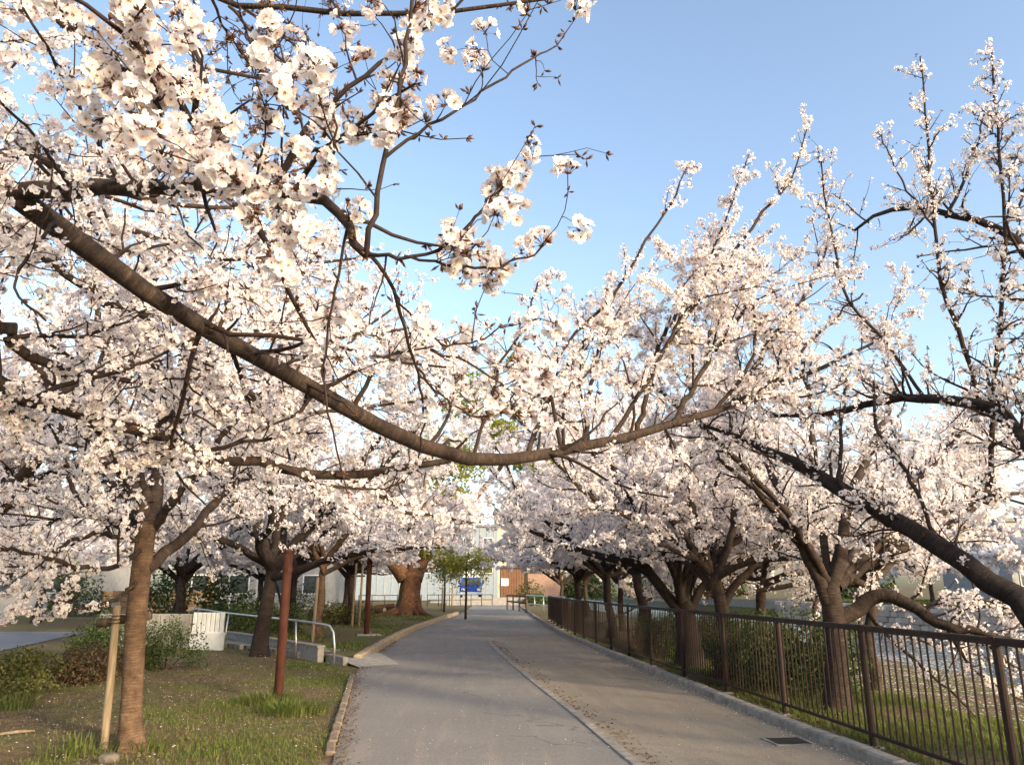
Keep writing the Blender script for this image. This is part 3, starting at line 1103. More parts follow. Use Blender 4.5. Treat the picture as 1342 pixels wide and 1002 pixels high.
    for nm, ty, fld, arr in (('spin', 'FLOAT', 'value', ro[:, 0]), ('tilt', 'FLOAT', 'value', ro[:, 1]), ('turn', 'FLOAT', 'value', ro[:, 2]),
                             ('size', 'FLOAT', 'value', ss), ('kind', 'INT', 'value', kk_), ('pick', 'INT', 'value', r.integers(0, 1000, m))):
        a_ = me.attributes.new(nm, ty, 'POINT')
        a_.data.foreach_set(fld, np.ascontiguousarray(arr, np.int32 if ty == 'INT' else np.float32))
    for q_ in FLMATS: me.materials.append(q_)
    o = link('crown', me, root)
    md = o.modifiers.new('blossoms', 'NODES'); md.node_group = BLOSSOM_NODES
    tag(o, kind='stuff')
    CNT[0] += m
    return root



def path_px(pts, dscale=1.0):
    """list of (px, py, distance, width px) -> points, radii"""
    P, Rr = [], []
    for px, py, d, w in pts:
        p = at(px, py, d)
        P.append(p); Rr.append(max(w, 1.2) / 2 / F * project(p)[2])
    return P, Rr


def auto_limbs(top, r_top, n, L, seed, el=(28, 62), az0=None, droop=.10, spread=6.283, start=None):
    """main limbs fanning out of the fork"""
    r = np.random.default_rng(seed)
    out = []
    a0 = r.uniform(0, 6.28) if az0 is None else az0
    for k in range(n):
        a = a0 + spread * (k + r.uniform(-.25, .25)) / n
        e = R(r.uniform(*el))
        d = np.array([math.cos(a) * math.cos(e), math.sin(a) * math.cos(e), math.sin(e)])
        l = L * r.uniform(.75, 1.15)
        p = np.array(top, float) - np.array([0, 0, r.uniform(0, .5)]) * (1 if k else 0)
        P = [p]; m = 6
        for s in range(m):
            d = unit(d + r.normal(size=3) * .16 + np.array([0, 0, -droop if s < 3 else droop * .6]))
            p = p + d * l / m
            P.append(p)
        r0 = r_top * r.uniform(.5, .72)
        out.append((P, list(np.linspace(r0, r0 * .14, m + 1))))
    return out


def simple_trunk(base, h, r0, seed, lean=(0, 0)):
    r = np.random.default_rng(seed)
    b = np.array(base, float)
    P = [b + np.array([0, 0, -.08])]
    for k in range(1, 5):
        t = k / 4
        P.append(b + np.array([lean[0] * t + r.normal() * .04, lean[1] * t + r.normal() * .04, h * t]))
    return P, [r0 * 1.12, r0, r0 * .92, r0 * .86, r0 * .78]


# ------------------------------------------------------------------ the near tree, trunk left of the camera, limbs over the path
T0 = np.array([-3.5, 1.9, 0.0])
trunk0 = ([T0 + (0, 0, -.08), T0 + (0, 0, .6), T0 + (.05, .1, 1.3), T0 + (.25, .35, 2.0), T0 + (.6, .75, 2.6)], [.24, .19, .17, .155, .13])
fork0 = at(-60, 240, 3.45)
limbA = path_px([(20, 252, 3.6, 36), (70, 285, 3.7, 35), (140, 345, 3.85, 32), (210, 395, 4.05, 29), (300, 448, 4.4, 27), (400, 500, 4.8, 26),
                 (470, 540, 5.15, 25), (530, 573, 5.5, 23), (590, 595, 5.8, 21), (640, 602, 6.1, 19), (700, 597, 6.4, 17), (770, 583, 6.8, 15),
                 (850, 565, 7.2, 13), (935, 540, 7.6, 11), (1000, 512, 7.9, 9), (1060, 488, 8.2, 7), (1120, 462, 8.5, 5), (1165, 440, 8.7, 3)])
limbA = ([trunk0[0][-1], fork0] + limbA[0], [.125, .085] + limbA[1])
limbB = path_px([(20, 252, 3.6, 30), (75, 252, 3.5, 28), (160, 247, 3.2, 25), (280, 248, 2.8, 22), (350, 246, 2.5, 20), (410, 260, 2.35, 16), (450, 290, 2.2, 14), (480, 335, 2.05, 12)])
limbC = path_px([(-30, 505, 3.8, 29), (0, 515, 3.9, 28), (60, 530, 4.1, 25), (150, 553, 4.5, 21), (230, 578, 4.9, 19), (290, 600, 5.2, 18), (350, 610, 5.4, 17), (430, 625, 5.8, 16), (520, 615, 6.1, 13), (590, 603, 6.3, 10)])
limbC = ([T0 + (.08, .15, 1.5), T0 + (.5, .9, 2.15)] + limbC[0], [.10, .08] + [q_ * .85 for q_ in limbC[1]])
limbD = path_px([(-30, 430, 3.9, 20), (0, 443, 4.0, 19), (55, 470, 4.3, 15), (120, 490, 4.8, 11), (200, 500, 5.5, 7)])
limbD = ([T0 + (.25, .35, 2.0)] + limbD[0], [.06] + limbD[1])
limbT = path_px([(-200, -60, 3.2, 16), (38, -5, 3.0, 13), (73, 26, 2.95, 12), (137, 67, 2.9, 11), (179, 93, 2.9, 9), (243, 95, 2.9, 7), (330, 97, 3.0, 5), (390, 101, 3.1, 3)])
limbT = ([trunk0[0][-1]] + limbT[0], [.07] + limbT[1])
limbU = path_px([(-150, -150, 3.4, 16), (120, -70, 3.3, 12), (270, -5, 3.2, 10), (330, 8, 3.2, 9), (420, 11, 3.2, 9), (500, 20, 3.2, 8), (560, 22, 3.2, 7), (620, 16, 3.2, 6), (700, 8, 3.2, 5), (790, -8, 3.2, 3)])
limbU = ([trunk0[0][-1]] + limbU[0], [.06] + limbU[1])
limbF = path_px([(60, 340, 4.6, 13), (160, 405, 5.4, 11), (280, 432, 6.2, 9), (420, 442, 7.0, 7), (540, 430, 7.6, 4)])
limbF = ([fork0] + limbF[0], [.05] + limbF[1])
limbG = path_px([(40, 200, 4.2, 13), (140, 290, 5.2, 10), (260, 325, 6.2, 8), (380, 345, 7.0, 6), (480, 335, 7.6, 3)])
limbG = ([fork0] + limbG[0], [.05] + limbG[1])
thin = [path_px(q_) for q_ in (
    [(835, 568, 7.1, 9), (850, 500, 7.2, 7), (875, 430, 7.3, 6), (915, 370, 7.4, 4), (950, 320, 7.5, 2)],
    [(765, 585, 6.8, 9), (772, 520, 6.9, 7), (785, 460, 7.0, 5), (800, 415, 7.1, 3)],
    [(880, 556, 7.3, 9), (925, 480, 7.5, 7), (970, 410, 7.7, 5), (1005, 345, 7.9, 3)],
    [(690, 599, 6.4, 9), (715, 535, 6.6, 7), (750, 470, 6.8, 5), (790, 420, 7.0, 3)],
    [(960, 530, 7.7, 8), (1010, 450, 8.0, 6), (1060, 380, 8.3, 5), (1090, 310, 8.6, 3)])]
limbH = path_px([(60, 530, 4.1, 12), (160, 480, 5.0, 9), (280, 500, 6.0, 8), (420, 540, 7.0, 6), (560, 520, 8.0, 4)])
ex0 = [path_px(q_) for q_ in (
    [(480, 335, 2.05, 11), (488, 300, 2.0, 10), (505, 200, 2.0, 9), (525, 110, 2.0, 8), (540, 0, 2.0, 7), (548, -120, 2.0, 5)],
    [(350, 247, 2.5, 15), (372, 225, 2.45, 13), (385, 195, 2.4, 12), (415, 150, 2.35, 10), (470, 105, 2.3, 8), (508, 75, 2.3, 7), (549, 42, 2.25, 6), (600, 5, 2.2, 5), (640, -40, 2.2, 4)],
    [(505, 206, 2.0, 7), (559, 166, 2.0, 6), (620, 131, 2.02, 5), (683, 86, 2.05, 4), (730, 60, 2.1, 2.6)],
    [(482, 333, 2.05, 8), (530, 336, 2.0, 7), (588, 320, 2.0, 6), (616, 291, 2.0, 6), (645, 259, 2.0, 5), (677, 227, 2.0, 4), (690, 205, 2.0, 3)],
    [(530, 336, 2.0, 6), (562, 340, 2.0, 5), (620, 352, 2.0, 5), (653, 348, 2.0, 4), (700, 331, 2.0, 3.4), (716, 318, 2.0, 2.6)],
    [(482, 330, 2.05, 8), (510, 370, 2.1, 7), (530, 430, 2.2, 6), (545, 480, 2.3, 5), (555, 540, 2.4, 4), (548, 600, 2.5, 3)],
    [(545, 480, 2.3, 4.5), (580, 520, 2.4, 4), (640, 545, 2.5, 3.4), (690, 500, 2.6, 2.6)],
    [(515, 380, 2.1, 4), (560, 440, 2.15, 4), (610, 452, 2.2, 3.6), (665, 425, 2.2, 2.6)],
    [(455, 300, 2.2, 6), (440, 380, 2.25, 5), (425, 470, 2.3, 4.4), (430, 540, 2.3, 4), (445, 610, 2.35, 3), (455, 645, 2.35, 2)],
    [(462, 536, 5.1, 10), (500, 475, 5.0, 7), (545, 455, 5.0, 6), (620, 480, 5.1, 4), (680, 520, 5.2, 3)],
    [(797, 577, 6.95, 9), (821, 542, 7.0, 8), (848, 500, 7.0, 7.5), (872, 455, 7.0, 7), (905, 405, 7.1, 6.5), (950, 345, 7.2, 6), (1000, 280, 7.3, 5), (1037, 232, 7.3, 3.5), (1060, 160, 7.3, 2)],
    [(735, 588, 6.6, 8), (729, 540, 6.6, 7), (722, 490, 6.6, 6), (750, 440, 6.6, 5.5), (800, 390, 6.6, 5), (842, 325, 6.6, 4.5), (878, 268, 6.6, 3.5), (902, 215, 6.6, 2)],
    [(870, 458, 7.0, 5), (905, 400, 6.9, 4.4), (935, 330, 6.9, 4), (958, 270, 6.9, 3), (982, 202, 6.9, 2)],
    [(620, 600, 6.0, 7), (640, 540, 6.0, 6), (655, 480, 6.0, 5), (690, 420, 6.0, 4), (705, 370, 6.0, 3)],
    [(935, 540, 7.6, 7), (975, 490, 7.6, 6), (990, 440, 7.6, 5), (985, 390, 7.6, 4), (1000, 340, 7.6, 3)],
    [(1000, 512, 7.9, 6), (1040, 470, 7.9, 5), (1090, 420, 7.9, 4), (1130, 385, 7.9, 3)],
    [(440, 622, 5.8, 8), (466, 631, 5.9, 7.5), (523, 666, 6.1, 6.5), (559, 675, 6.3, 5.5), (630, 684, 6.6, 3)],
    [(300, 8, 3.2, 6), (330, 40, 3.2, 5.5), (390, 95, 3.2, 4.5), (440, 125, 3.2, 3)],
    [(160, 247, 3.2, 9), (130, 190, 3.0, 7), (90, 120, 2.6, 6), (60, 60, 2.3, 5), (30, 10, 2.2, 4)],
    [(200, 247, 3.0, 9), (215, 190, 2.7, 7), (205, 130, 2.3, 6), (190, 80, 2.1, 4)],
    [(100, 252, 3.4, 8), (60, 200, 2.9, 6), (20, 150, 2.5, 5), (-30, 110, 2.3, 4)],
    [(210, 300, 3.0, 4), (240, 180, 2.5, 6), (300, 150, 2.2, 5), (330, 130, 2.1, 3)],
    [(410, 262, 2.35, 6), (430, 225, 2.2, 5), (440, 170, 2.1, 4.5), (430, 110, 2.05, 3)],
    [(75, 285, 3.7, 7), (40, 330, 3.2, 6), (20, 380, 2.8, 5), (60, 420, 2.6, 3.5)],
)]
ex0[21] = path_px([(235, 247, 2.95, 7), (245, 200, 2.6, 6), (285, 160, 2.3, 5), (330, 130, 2.15, 3)])


def bare0(p):
    """the high outer twigs are mostly still in bud"""
    x, y, c = project(p)
    hi = np.clip((p[:, 2] - 3.0) / .9, 0, 1) * np.clip((x - 215) / 90, 0, 1)
    mid = .55 * (p[:, 1] < 3.2) * np.clip((x - 280) / 80, 0, 1)
    return np.maximum(np.clip(hi * .95, 0, .95) * (c > 0) * (p[:, 1] < 4.6), mid) * .8 + .18


def keep0(p):
    # nothing hangs low in front of the lens
    x, y, c = project(p)
    return ~((np.linalg.norm(p - np.array([0, 0, CZ]), axis=-1) < 3.3) & (y > 560) & (c > 0))


cherry('gnarled old cherry tree leaning over the lawn, its low limbs arching across the path', T0, trunk0,
       [limbA, limbB, limbC, limbD, limbT, limbU, limbF, limbG, limbH] + thin, 11, extra=ex0, zmin=2.05, n2=3.8, n3=4.8, len2=(.5, 1.5), len3=(.2, .6), dens=9.5,
       fine=True, exd=.42, clear=limbA[0][2:], near_parts=290, bare=bare0, keep=keep0)

# ------------------------------------------------------------------ lawn tree with the stake
T1 = gp(170, 985)
t1 = path_px([(170, 990, T1[1], 40), (171, 950, T1[1], 34), (173, 900, T1[1], 32), (178, 820, T1[1], 31), (186, 740, T1[1], 30), (194, 685, T1[1], 28)])
lim1 = [path_px([(194, 690, T1[1], 24), (180, 655, 8.6, 22), (160, 622, 8.5, 20), (138, 600, 8.4, 17), (90, 540, 8.2, 14), (40, 470, 8.0, 11), (-20, 400, 7.8, 6)]),
        path_px([(196, 690, T1[1], 26), (204, 650, 8.75, 22), (208, 620, 8.9, 20), (222, 540, 9.2, 16), (250, 440, 9.6, 12), (270, 350, 10, 7)]),
        path_px([(192, 745, T1[1], 20), (215, 725, 8.8, 18), (250, 695, 9.1, 16), (290, 650, 9.6, 13), (350, 590, 10.4, 9), (420, 520, 11.2, 5)]),
        path_px([(186, 700, T1[1], 10), (150, 685, 8.3, 9), (112, 667, 7.9, 8), (95, 640, 7.7, 7), (85, 600, 7.5, 5), (60, 540, 7.2, 3)]),
        path_px([(188, 720, T1[1], 9), (140, 745, 8.0, 8), (70, 735, 7.4, 7), (0, 717, 6.8, 5), (-60, 720, 6.4, 3)]),
        path_px([(184, 760, T1[1], 7), (150, 785, 8.3, 6), (100, 800, 8.0, 4), (50, 812, 7.7, 2.5)]),
        path_px([(196, 700, T1[1], 14), (240, 640, 10, 11), (330, 560, 12, 9), (430, 470, 13, 6), (520, 400, 13.5, 3)]),
        path_px([(190, 700, T1[1], 14), (150, 640, 10, 12), (90, 570, 11.5, 10), (20, 520, 13, 6)]),
        path_px([(196, 660, T1[1], 14), (230, 560, 9.4, 12), (290, 440, 10, 9), (350, 340, 10.6, 6), (390, 270, 11, 3)]),
        path_px([(196, 660, T1[1], 14), (160, 540, 9.0, 11), (130, 420, 9.2, 9), (110, 320, 9.4, 5)]),
        path_px([(200, 690, T1[1], 12), (270, 600, 8.2, 10), (350, 500, 8.0, 8), (420, 420, 7.9, 4)]),
        path_px([(186, 710, T1[1], 8), (120, 700, 8.0, 7), (50, 735, 7.5, 5), (-20, 775, 7.2, 3)]),
        path_px([(186, 705, T1[1], 8), (130, 660, 9.2, 7), (60, 690, 9.8, 5), (10, 740, 10.2, 3)])]
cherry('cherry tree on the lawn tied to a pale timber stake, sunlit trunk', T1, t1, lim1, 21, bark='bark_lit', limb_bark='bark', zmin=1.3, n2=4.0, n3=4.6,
       len2=(.6, 1.5), len3=(.2, .65), dens=11, up2=.1)

# ------------------------------------------------------------------ generic builder for the rest of the rows
def row_tree(label, base, h, r0, n, L, seed, lean=(0, 0), bark='bark', zmin=2.2, group='cherry trees in bloom', dens=9, limbs=None, n2=4.0, n3=4.4, **kw):
    base = np.array(base, float)
    base[2] = float(terr(base[0], base[1])) if base[2] == 0 else base[2]
    tk = simple_trunk(base, h, r0, seed, lean)
    lb = (limbs or []) + auto_limbs(tk[0][-1], r0, n, L, seed + 1, **{k: kw.pop(k) for k in ('el', 'az0', 'droop', 'spread') if k in kw})
    return cherry(label, base, tk, lb, seed, bark=bark, zmin=zmin, dens=dens, group=group, n2=n2, n3=n3, **kw)


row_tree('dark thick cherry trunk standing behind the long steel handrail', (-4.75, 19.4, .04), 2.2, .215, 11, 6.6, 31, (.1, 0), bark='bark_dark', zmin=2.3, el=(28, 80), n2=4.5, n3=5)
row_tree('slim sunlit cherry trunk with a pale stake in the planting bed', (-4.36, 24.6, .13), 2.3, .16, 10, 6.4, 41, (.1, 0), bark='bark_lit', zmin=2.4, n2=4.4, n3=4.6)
row_tree('cherry tree at the far end of the planting bed before the old camphor', (-4.6, 33.5, .13), 2.3, .2, 8, 5.6, 43, zmin=2.5)
row_tree('thick cherry trunk in the bed beside a pair of pale stakes', (-6.4, 30.5, .13), 2.3, .26, 8, 5.6, 47, bark='bark_dark', zmin=2.5)
# beyond the side street
for k, (x, y, lb) in enumerate(((-11.5, 15.0, 'cherry tree beside the azalea hedge near the side street'), (-9.5, 27.5, 'cherry tree behind the stained concrete wall'),
                                (-19, 37, 'cherry tree across the side street in front of the pale building'), (-14, 40, 'cherry tree above the old stone wall'),
                                (-26, 33, 'cherry tree at the far kerb of the side street'), (-9.5, 38, 'cherry tree beside the white guard rail'))):
    row_tree(lb, (x, y, .1), 2.2, .19, 9, 5.4, 50 + 3 * k, zmin=2.2 if k else 1.7, n2=4.0, n3=4.4)

# right row behind the fence -----------------------------------------
# R0: trunk right of the frame, one thick limb over the fence
T2 = np.array([6.9, 6.0, 0.0]); T2[2] = terr(T2[0], T2[1])
t2 = ([T2 + (0, 0, -.1), T2 + (-.05, .05, .7), T2 + (-.25, .2, 1.3), T2 + (-.3, .3, 2.2)], [.36, .28, .24, .20])
lim2 = [path_px([(1400, 835, 6.3, 54), (1342, 788, 6.6, 47), (1260, 735, 7.0, 38), (1180, 685, 7.4, 31), (1100, 640, 7.9, 26), (1040, 606, 8.3, 20), (1000, 588, 8.6, 14), (950, 565, 9.0, 8), (900, 550, 9.3, 4)]),
        path_px([(1420, 660, 6.2, 34), (1342, 580, 6.6, 26), (1310, 540, 6.9, 21), (1240, 524, 7.3, 16), (1170, 522, 7.7, 12), (1100, 540, 8.1, 9), (1010, 545, 8.5, 5)]),
        path_px([(1400, 480, 6.3, 16), (1370, 380, 6.8, 14), (1325, 310, 7.2, 12), (1240, 280, 7.5, 9), (1170, 272, 7.8, 7), (1120, 302, 8.0, 4)]),
        path_px([(1440, 500, 6.0, 20), (1400, 300, 6.4, 14), (1370, 150, 6.8, 9)])]
lim2[0] = ([T2 + (-.2, .15, 1.15)] + lim2[0][0], [.17] + [q_ * .84 for q_ in lim2[0][1]])
lim2[1] = ([T2 + (-.3, .3, 2.1)] + lim2[1][0], [.16] + lim2[1][1])
lim2[2] = ([T2 + (-.3, .3, 2.2)] + lim2[2][0], [.09] + lim2[2][1])
lim2[3] = ([T2 + (-.3, .3, 2.2)] + lim2[3][0], [.09] + lim2[3][1])
ex2 = [path_px(q_) for q_ in (
    [(1292, 660, 7.1, 10), (1300, 560, 7.1, 9), (1310, 430, 7.1, 8), (1318, 300, 7.1, 6.5), (1308, 180, 7.1, 5), (1300, 68, 7.1, 2.4)],
    [(1290, 545, 7.2, 9), (1262, 450, 7.2, 8), (1236, 380, 7.2, 7), (1222, 270, 7.2, 5.5), (1215, 160, 7.2, 4), (1206, 76, 7.2, 2.2)],
    [(1215, 525, 7.5, 7), (1165, 455, 7.5, 6), (1110, 390, 7.6, 5), (1090, 310, 7.6, 4), (1072, 195, 7.6, 2)],
    [(1165, 690, 7.5, 9), (1105, 640, 7.8, 8), (1103, 560, 7.8, 6), (1108, 500, 7.8, 5)],
    [(1230, 715, 7.2, 8), (1190, 620, 7.3, 7), (1150, 560, 7.4, 6), (1145, 500, 7.5, 4)],
    [(1240, 285, 7.5, 6), (1270, 220, 7.5, 5), (1290, 150, 7.5, 3)],
    [(1318, 300, 7.1, 5), (1345, 240, 7.1, 4), (1352, 150, 7.1, 2.4)],
    [(1290, 545, 7.2, 6), (1330, 500, 7.2, 5), (1350, 400, 7.2, 4)],
    [(1225, 300, 7.2, 4), (1185, 240, 7.2, 3.4), (1150, 172, 7.2, 2)],
    [(1305, 180, 7.1, 3.4), (1270, 140, 7.1, 2)],
)]
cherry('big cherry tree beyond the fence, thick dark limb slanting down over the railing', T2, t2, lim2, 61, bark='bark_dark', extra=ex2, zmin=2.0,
       n2=4.0, n3=5.2, len2=(.4, 1.4), len3=(.15, .6), dens=8.0, budf=.42, exn=13.0)

# R1
T3 = np.array([5.05, 10.7, 0.0]); T3[2] = terr(T3[0], T3[1])
y3 = T3[1]
t3 = path_px([(1098, 940, y3, 40), (1098, 900, y3, 36), (1096, 850, y3, 34), (1092, 805, y3, 33), (1087, 770, y3, 30)])
lim3 = [path_px([(1085, 790, y3, 22), (1072, 755, y3, 20), (1058, 728, y3 - .1, 18), (1030, 690, y3 - .3, 13), (990, 640, y3 - .5, 9), (940, 600, y3 - .8, 5)]),
        path_px([(1088, 775, y3, 24), (1098, 740, y3, 22), (1105, 700, y3, 18), (1120, 640, y3 + .2, 14), (1150, 570, y3 + .4, 9), (1180, 500, y3 + .6, 5)]),
        path_px([(1096, 812, y3, 24), (1118, 802, y3, 23), (1142, 783, y3 - .1, 21), (1172, 782, y3 - .3, 19), (1205, 800, y3 - .5, 17), (1240, 820, y3 - .7, 15), (1285, 828, y3 - .9, 12), (1345, 843, y3 - 1.2, 8), (1420, 830, y3 - 1.5, 4)]),
        path_px([(1098, 770, y3, 15), (1130, 745, y3 + .3, 13), (1180, 720, y3 + .5, 11), (1240, 690, y3 + .8, 8), (1310, 640, y3 + 1, 4)]),
        path_px([(1090, 765, y3, 15), (1050, 700, y3 + 1, 13), (1010, 620, y3 + 1.8, 10), (980, 540, y3 + 2.5, 6)]),
        path_px([(1092, 765, y3, 14), (1150, 680, y3 + 1, 12), (1230, 600, y3 + 2, 9), (1300, 520, y3 + 2.5, 5)]),
        path_px([(1092, 770, y3, 13), (1170, 700, y3 + .6, 11), (1270, 660, y3 + 1, 8), (1360, 640, y3 + 1.2, 4)]),
        path_px([(1088, 765, y3, 13), (1070, 640, y3 + .6, 11), (1060, 520, y3 + 1.2, 8), (1040, 420, y3 + 1.6, 4)]),
        path_px([(1088, 765, y3, 12), (1020, 660, y3 - .6, 10), (930, 570, y3 - 1.2, 7), (850, 500, y3 - 1.8, 4)])]
ex3 = [path_px(q_) for q_ in (
    [(1134, 794, y3, 6), (1154, 823, y3, 6), (1200, 865, y3 + .1, 5), (1244, 904, y3 + .2, 4), (1280, 940, y3 + .2, 2.4)],
    [(1205, 800, y3 - .5, 7), (1222, 790, y3 - .4, 6), (1250, 778, y3 - .2, 5), (1300, 790, y3, 4), (1342, 810, y3 + .2, 3)],
    [(1240, 820, y3 - .7, 6), (1270, 870, y3 - .5, 5), (1310, 900, y3 - .3, 4), (1350, 920, y3 - .2, 3)],
    [(1285, 828, y3 - .9, 6), (1310, 860, y3 - .8, 5), (1345, 880, y3 - .7, 3)],
    [(1154, 823, y3, 4), (1210, 840, y3 + .2, 4), (1260, 850, y3 + .4, 3), (1310, 870, y3 + .5, 2)])]
cherry('grey cherry trunk forking behind the fence, one limb sweeping low over the river', T3, t3, lim3, 71, extra=ex3, zmin=.25, n2=3.4, n3=4.4,
       len2=(.5, 1.5), len3=(.2, .6), dens=10, up2=.3, keep=lambda p: (p[:, 2] > 2.0) | (p[:, 0] > 5.6))
# R2
T4 = np.array([4.95, 14.4, 0.0]); T4[2] = terr(T4[0], T4[1]); y4 = T4[1]
t4 = path_px([(950, 895, y4, 28), (948, 850, y4, 24), (946, 800, y4, 23), (938, 765, y4, 21), (928, 735, y4, 18)])
lim4 = [path_px([(928, 738, y4, 15), (918, 700, y4, 13), (908, 670, y4, 12), (890, 610, y4 - .3, 9), (860, 540, y4 - .6, 5)]),
        path_px([(944, 800, y4, 13), (965, 765, y4, 12), (1000, 730, y4 + .2, 10), (1040, 690, y4 + .5, 7), (1090, 640, y4 + 1, 4)]),
        path_px([(936, 760, y4, 10), (915, 735, y4 - .2, 8), (885, 722, y4 - .6, 6), (850, 705, y4 - 1, 4)])] + auto_limbs(at(930, 740, y4), .14, 8, 5.6, 82, el=(35, 72))
cherry('slender leaning cherry trunk behind the fence with one branch reaching right', T4, t4, lim4, 81, zmin=2.1, n2=4.4, n3=5, dens=9)
# R3
T5 = np.array([4.85, 16.6, 0.0]); T5[2] = terr(T5[0], T5[1]); y5 = T5[1]
t5 = path_px([(905, 885, y5, 42), (903, 850, y5, 36), (900, 820, y5, 34), (898, 800, y5, 32), (896, 790, y5, 28)])
lim5 = [path_px([(893, 802, y5, 18), (875, 780, y5, 16), (858, 758, y5, 15), (842, 742, y5 - .1, 14), (815, 735, y5 - .3, 13), (780, 727, y5 - .6, 11), (740, 714, y5 - 1, 9), (700, 697, y5 - 1.4, 6), (662, 680, y5 - 1.8, 3)]),
        path_px([(897, 800, y5, 17), (888, 760, y5, 15), (880, 730, y5, 13), (866, 700, y5 + .2, 11), (845, 650, y5 + .4, 8), (830, 590, y5 + .6, 5)]),
        path_px([(902, 805, y5, 16), (920, 770, y5, 13), (945, 750, y5 + .2, 11), (985, 725, y5 + .6, 7), (1020, 690, y5 + 1, 4)]),
        path_px([(900, 790, y5, 13), (905, 750, y5 + .4, 11), (925, 700, y5 + .8, 9), (935, 640, y5 + 1.2, 5)])] + auto_limbs(at(890, 765, y5), .13, 7, 5.8, 92, el=(35, 72))
cherry('many limbed cherry behind the fence, lowest limb arching over the path', T5, t5, lim5, 91, bark='bark_dark', zmin=2.1, n2=4.4, n3=5, dens=9)
rest = [(5.2, 22.5, .2, 'stout cherry trunk behind the middle of the fence'), (5.0, 26.5, .2, 'dark cherry trunk seen over the far fence panels'),
        (6.2, 30.5, .16, 'thin pale cherry trunk between the river and the far fence'), (5.4, 36, .22, 'sunlit cherry trunk near the end of the fence'),
        (7.0, 44, .2, 'cherry tree beyond the end of the fence'), (6.6, 52, .2, 'cherry tree by the steel barrier at the end of the path')]
for k, (x, y, r0, lb) in enumerate(rest):
    row_tree(lb, (x, y, 0), 2.3, r0 * .9, 9, 5.8, 110 + 5 * k, (-.15, 0), bark='bark_dark' if k < 2 else 'bark', zmin=2.3 if k < 4 else 2.6)
row_tree('cherry tree overhanging the left kerb at the far bend', (-6.0, 42, .1), 2.4, .22, 9, 6.2, 151, zmin=2.6)
row_tree('cherry tree past the old camphor with boughs closing over the path', (-3.2, 58, .02), 2.4, .22, 10, 6.6, 155, zmin=2.8)
row_tree('cherry tree on the upper river slope behind the forked trunk', (8.6, 16.6, 0), 2.8, .15, 9, 5.6, 158, (.2, .1), zmin=1.2, el=(20, 65))
row_tree('cherry tree on the upper river slope behind the many limbed cherry', (7.8, 20.5, 0), 2.6, .18, 9, 5.6, 163, (.2, .1), zmin=1.4, el=(20, 65))
row_tree('cherry tree low on the river slope beyond the middle fence panels', (9.5, 29, 0), 2.6, .18, 9, 5.6, 167, (.2, .1), zmin=1.4, el=(20, 65))
row_tree('cherry tree rising behind the staked cherry on the lawn side', (-7.4, 11.6, 0), 2.3, .18, 10, 5.6, 169, (.2, .1), zmin=2.4, el=(30, 75))
# far bank of the river
for k, (x, y, lb) in enumerate(((38, 24, 'cherry tree on the far bank above the pale retaining wall'), (39, 36, 'cherry tree on the far bank beside a dark shed'),
                                (40, 48, 'cherry tree on the far bank in full warm sunlight'), (38, 62, 'cherry tree on the far bank where the river narrows'),
                                (42, 80, 'last cherry tree on the far bank'), (30, 95, 'pale cherry tree closing the view over the river'),
                                (44, 30, 'cherry tree in the second row of the far bank'), (46, 56, 'cherry tree behind the brown shed on the far bank'), (36, 110, 'distant pale cherry tree past the river bend'), (22, 100, 'distant cherry tree at the head of the river'))):
    row_tree(lb, (x, y, .3), 2.2, .22, 10, 6.4, 171 + 4 * k, zmin=1.6, group='cherry trees on the far bank', scale=1.7, n2=3.2, n3=3.6, dens=7)
# river side row goes on out of view; this tree is added to cast shade
for k, (x, y) in enumerate(((8.6, 1.6),)):
    row_tree('unseen cherry tree added beyond the fence to cast shade', (x, y, 0), 2.1, .24, 7, 4.0, 201 + 3 * k, zmin=1.9, lod=3, scale=1.3,
             keep=lambda p: (p[:, 0] > 4.0), n2=2.6, n3=3.0, dens=4, prune=False)
print('TRIS trees', TRI[0], 'clusters', CNT[0])

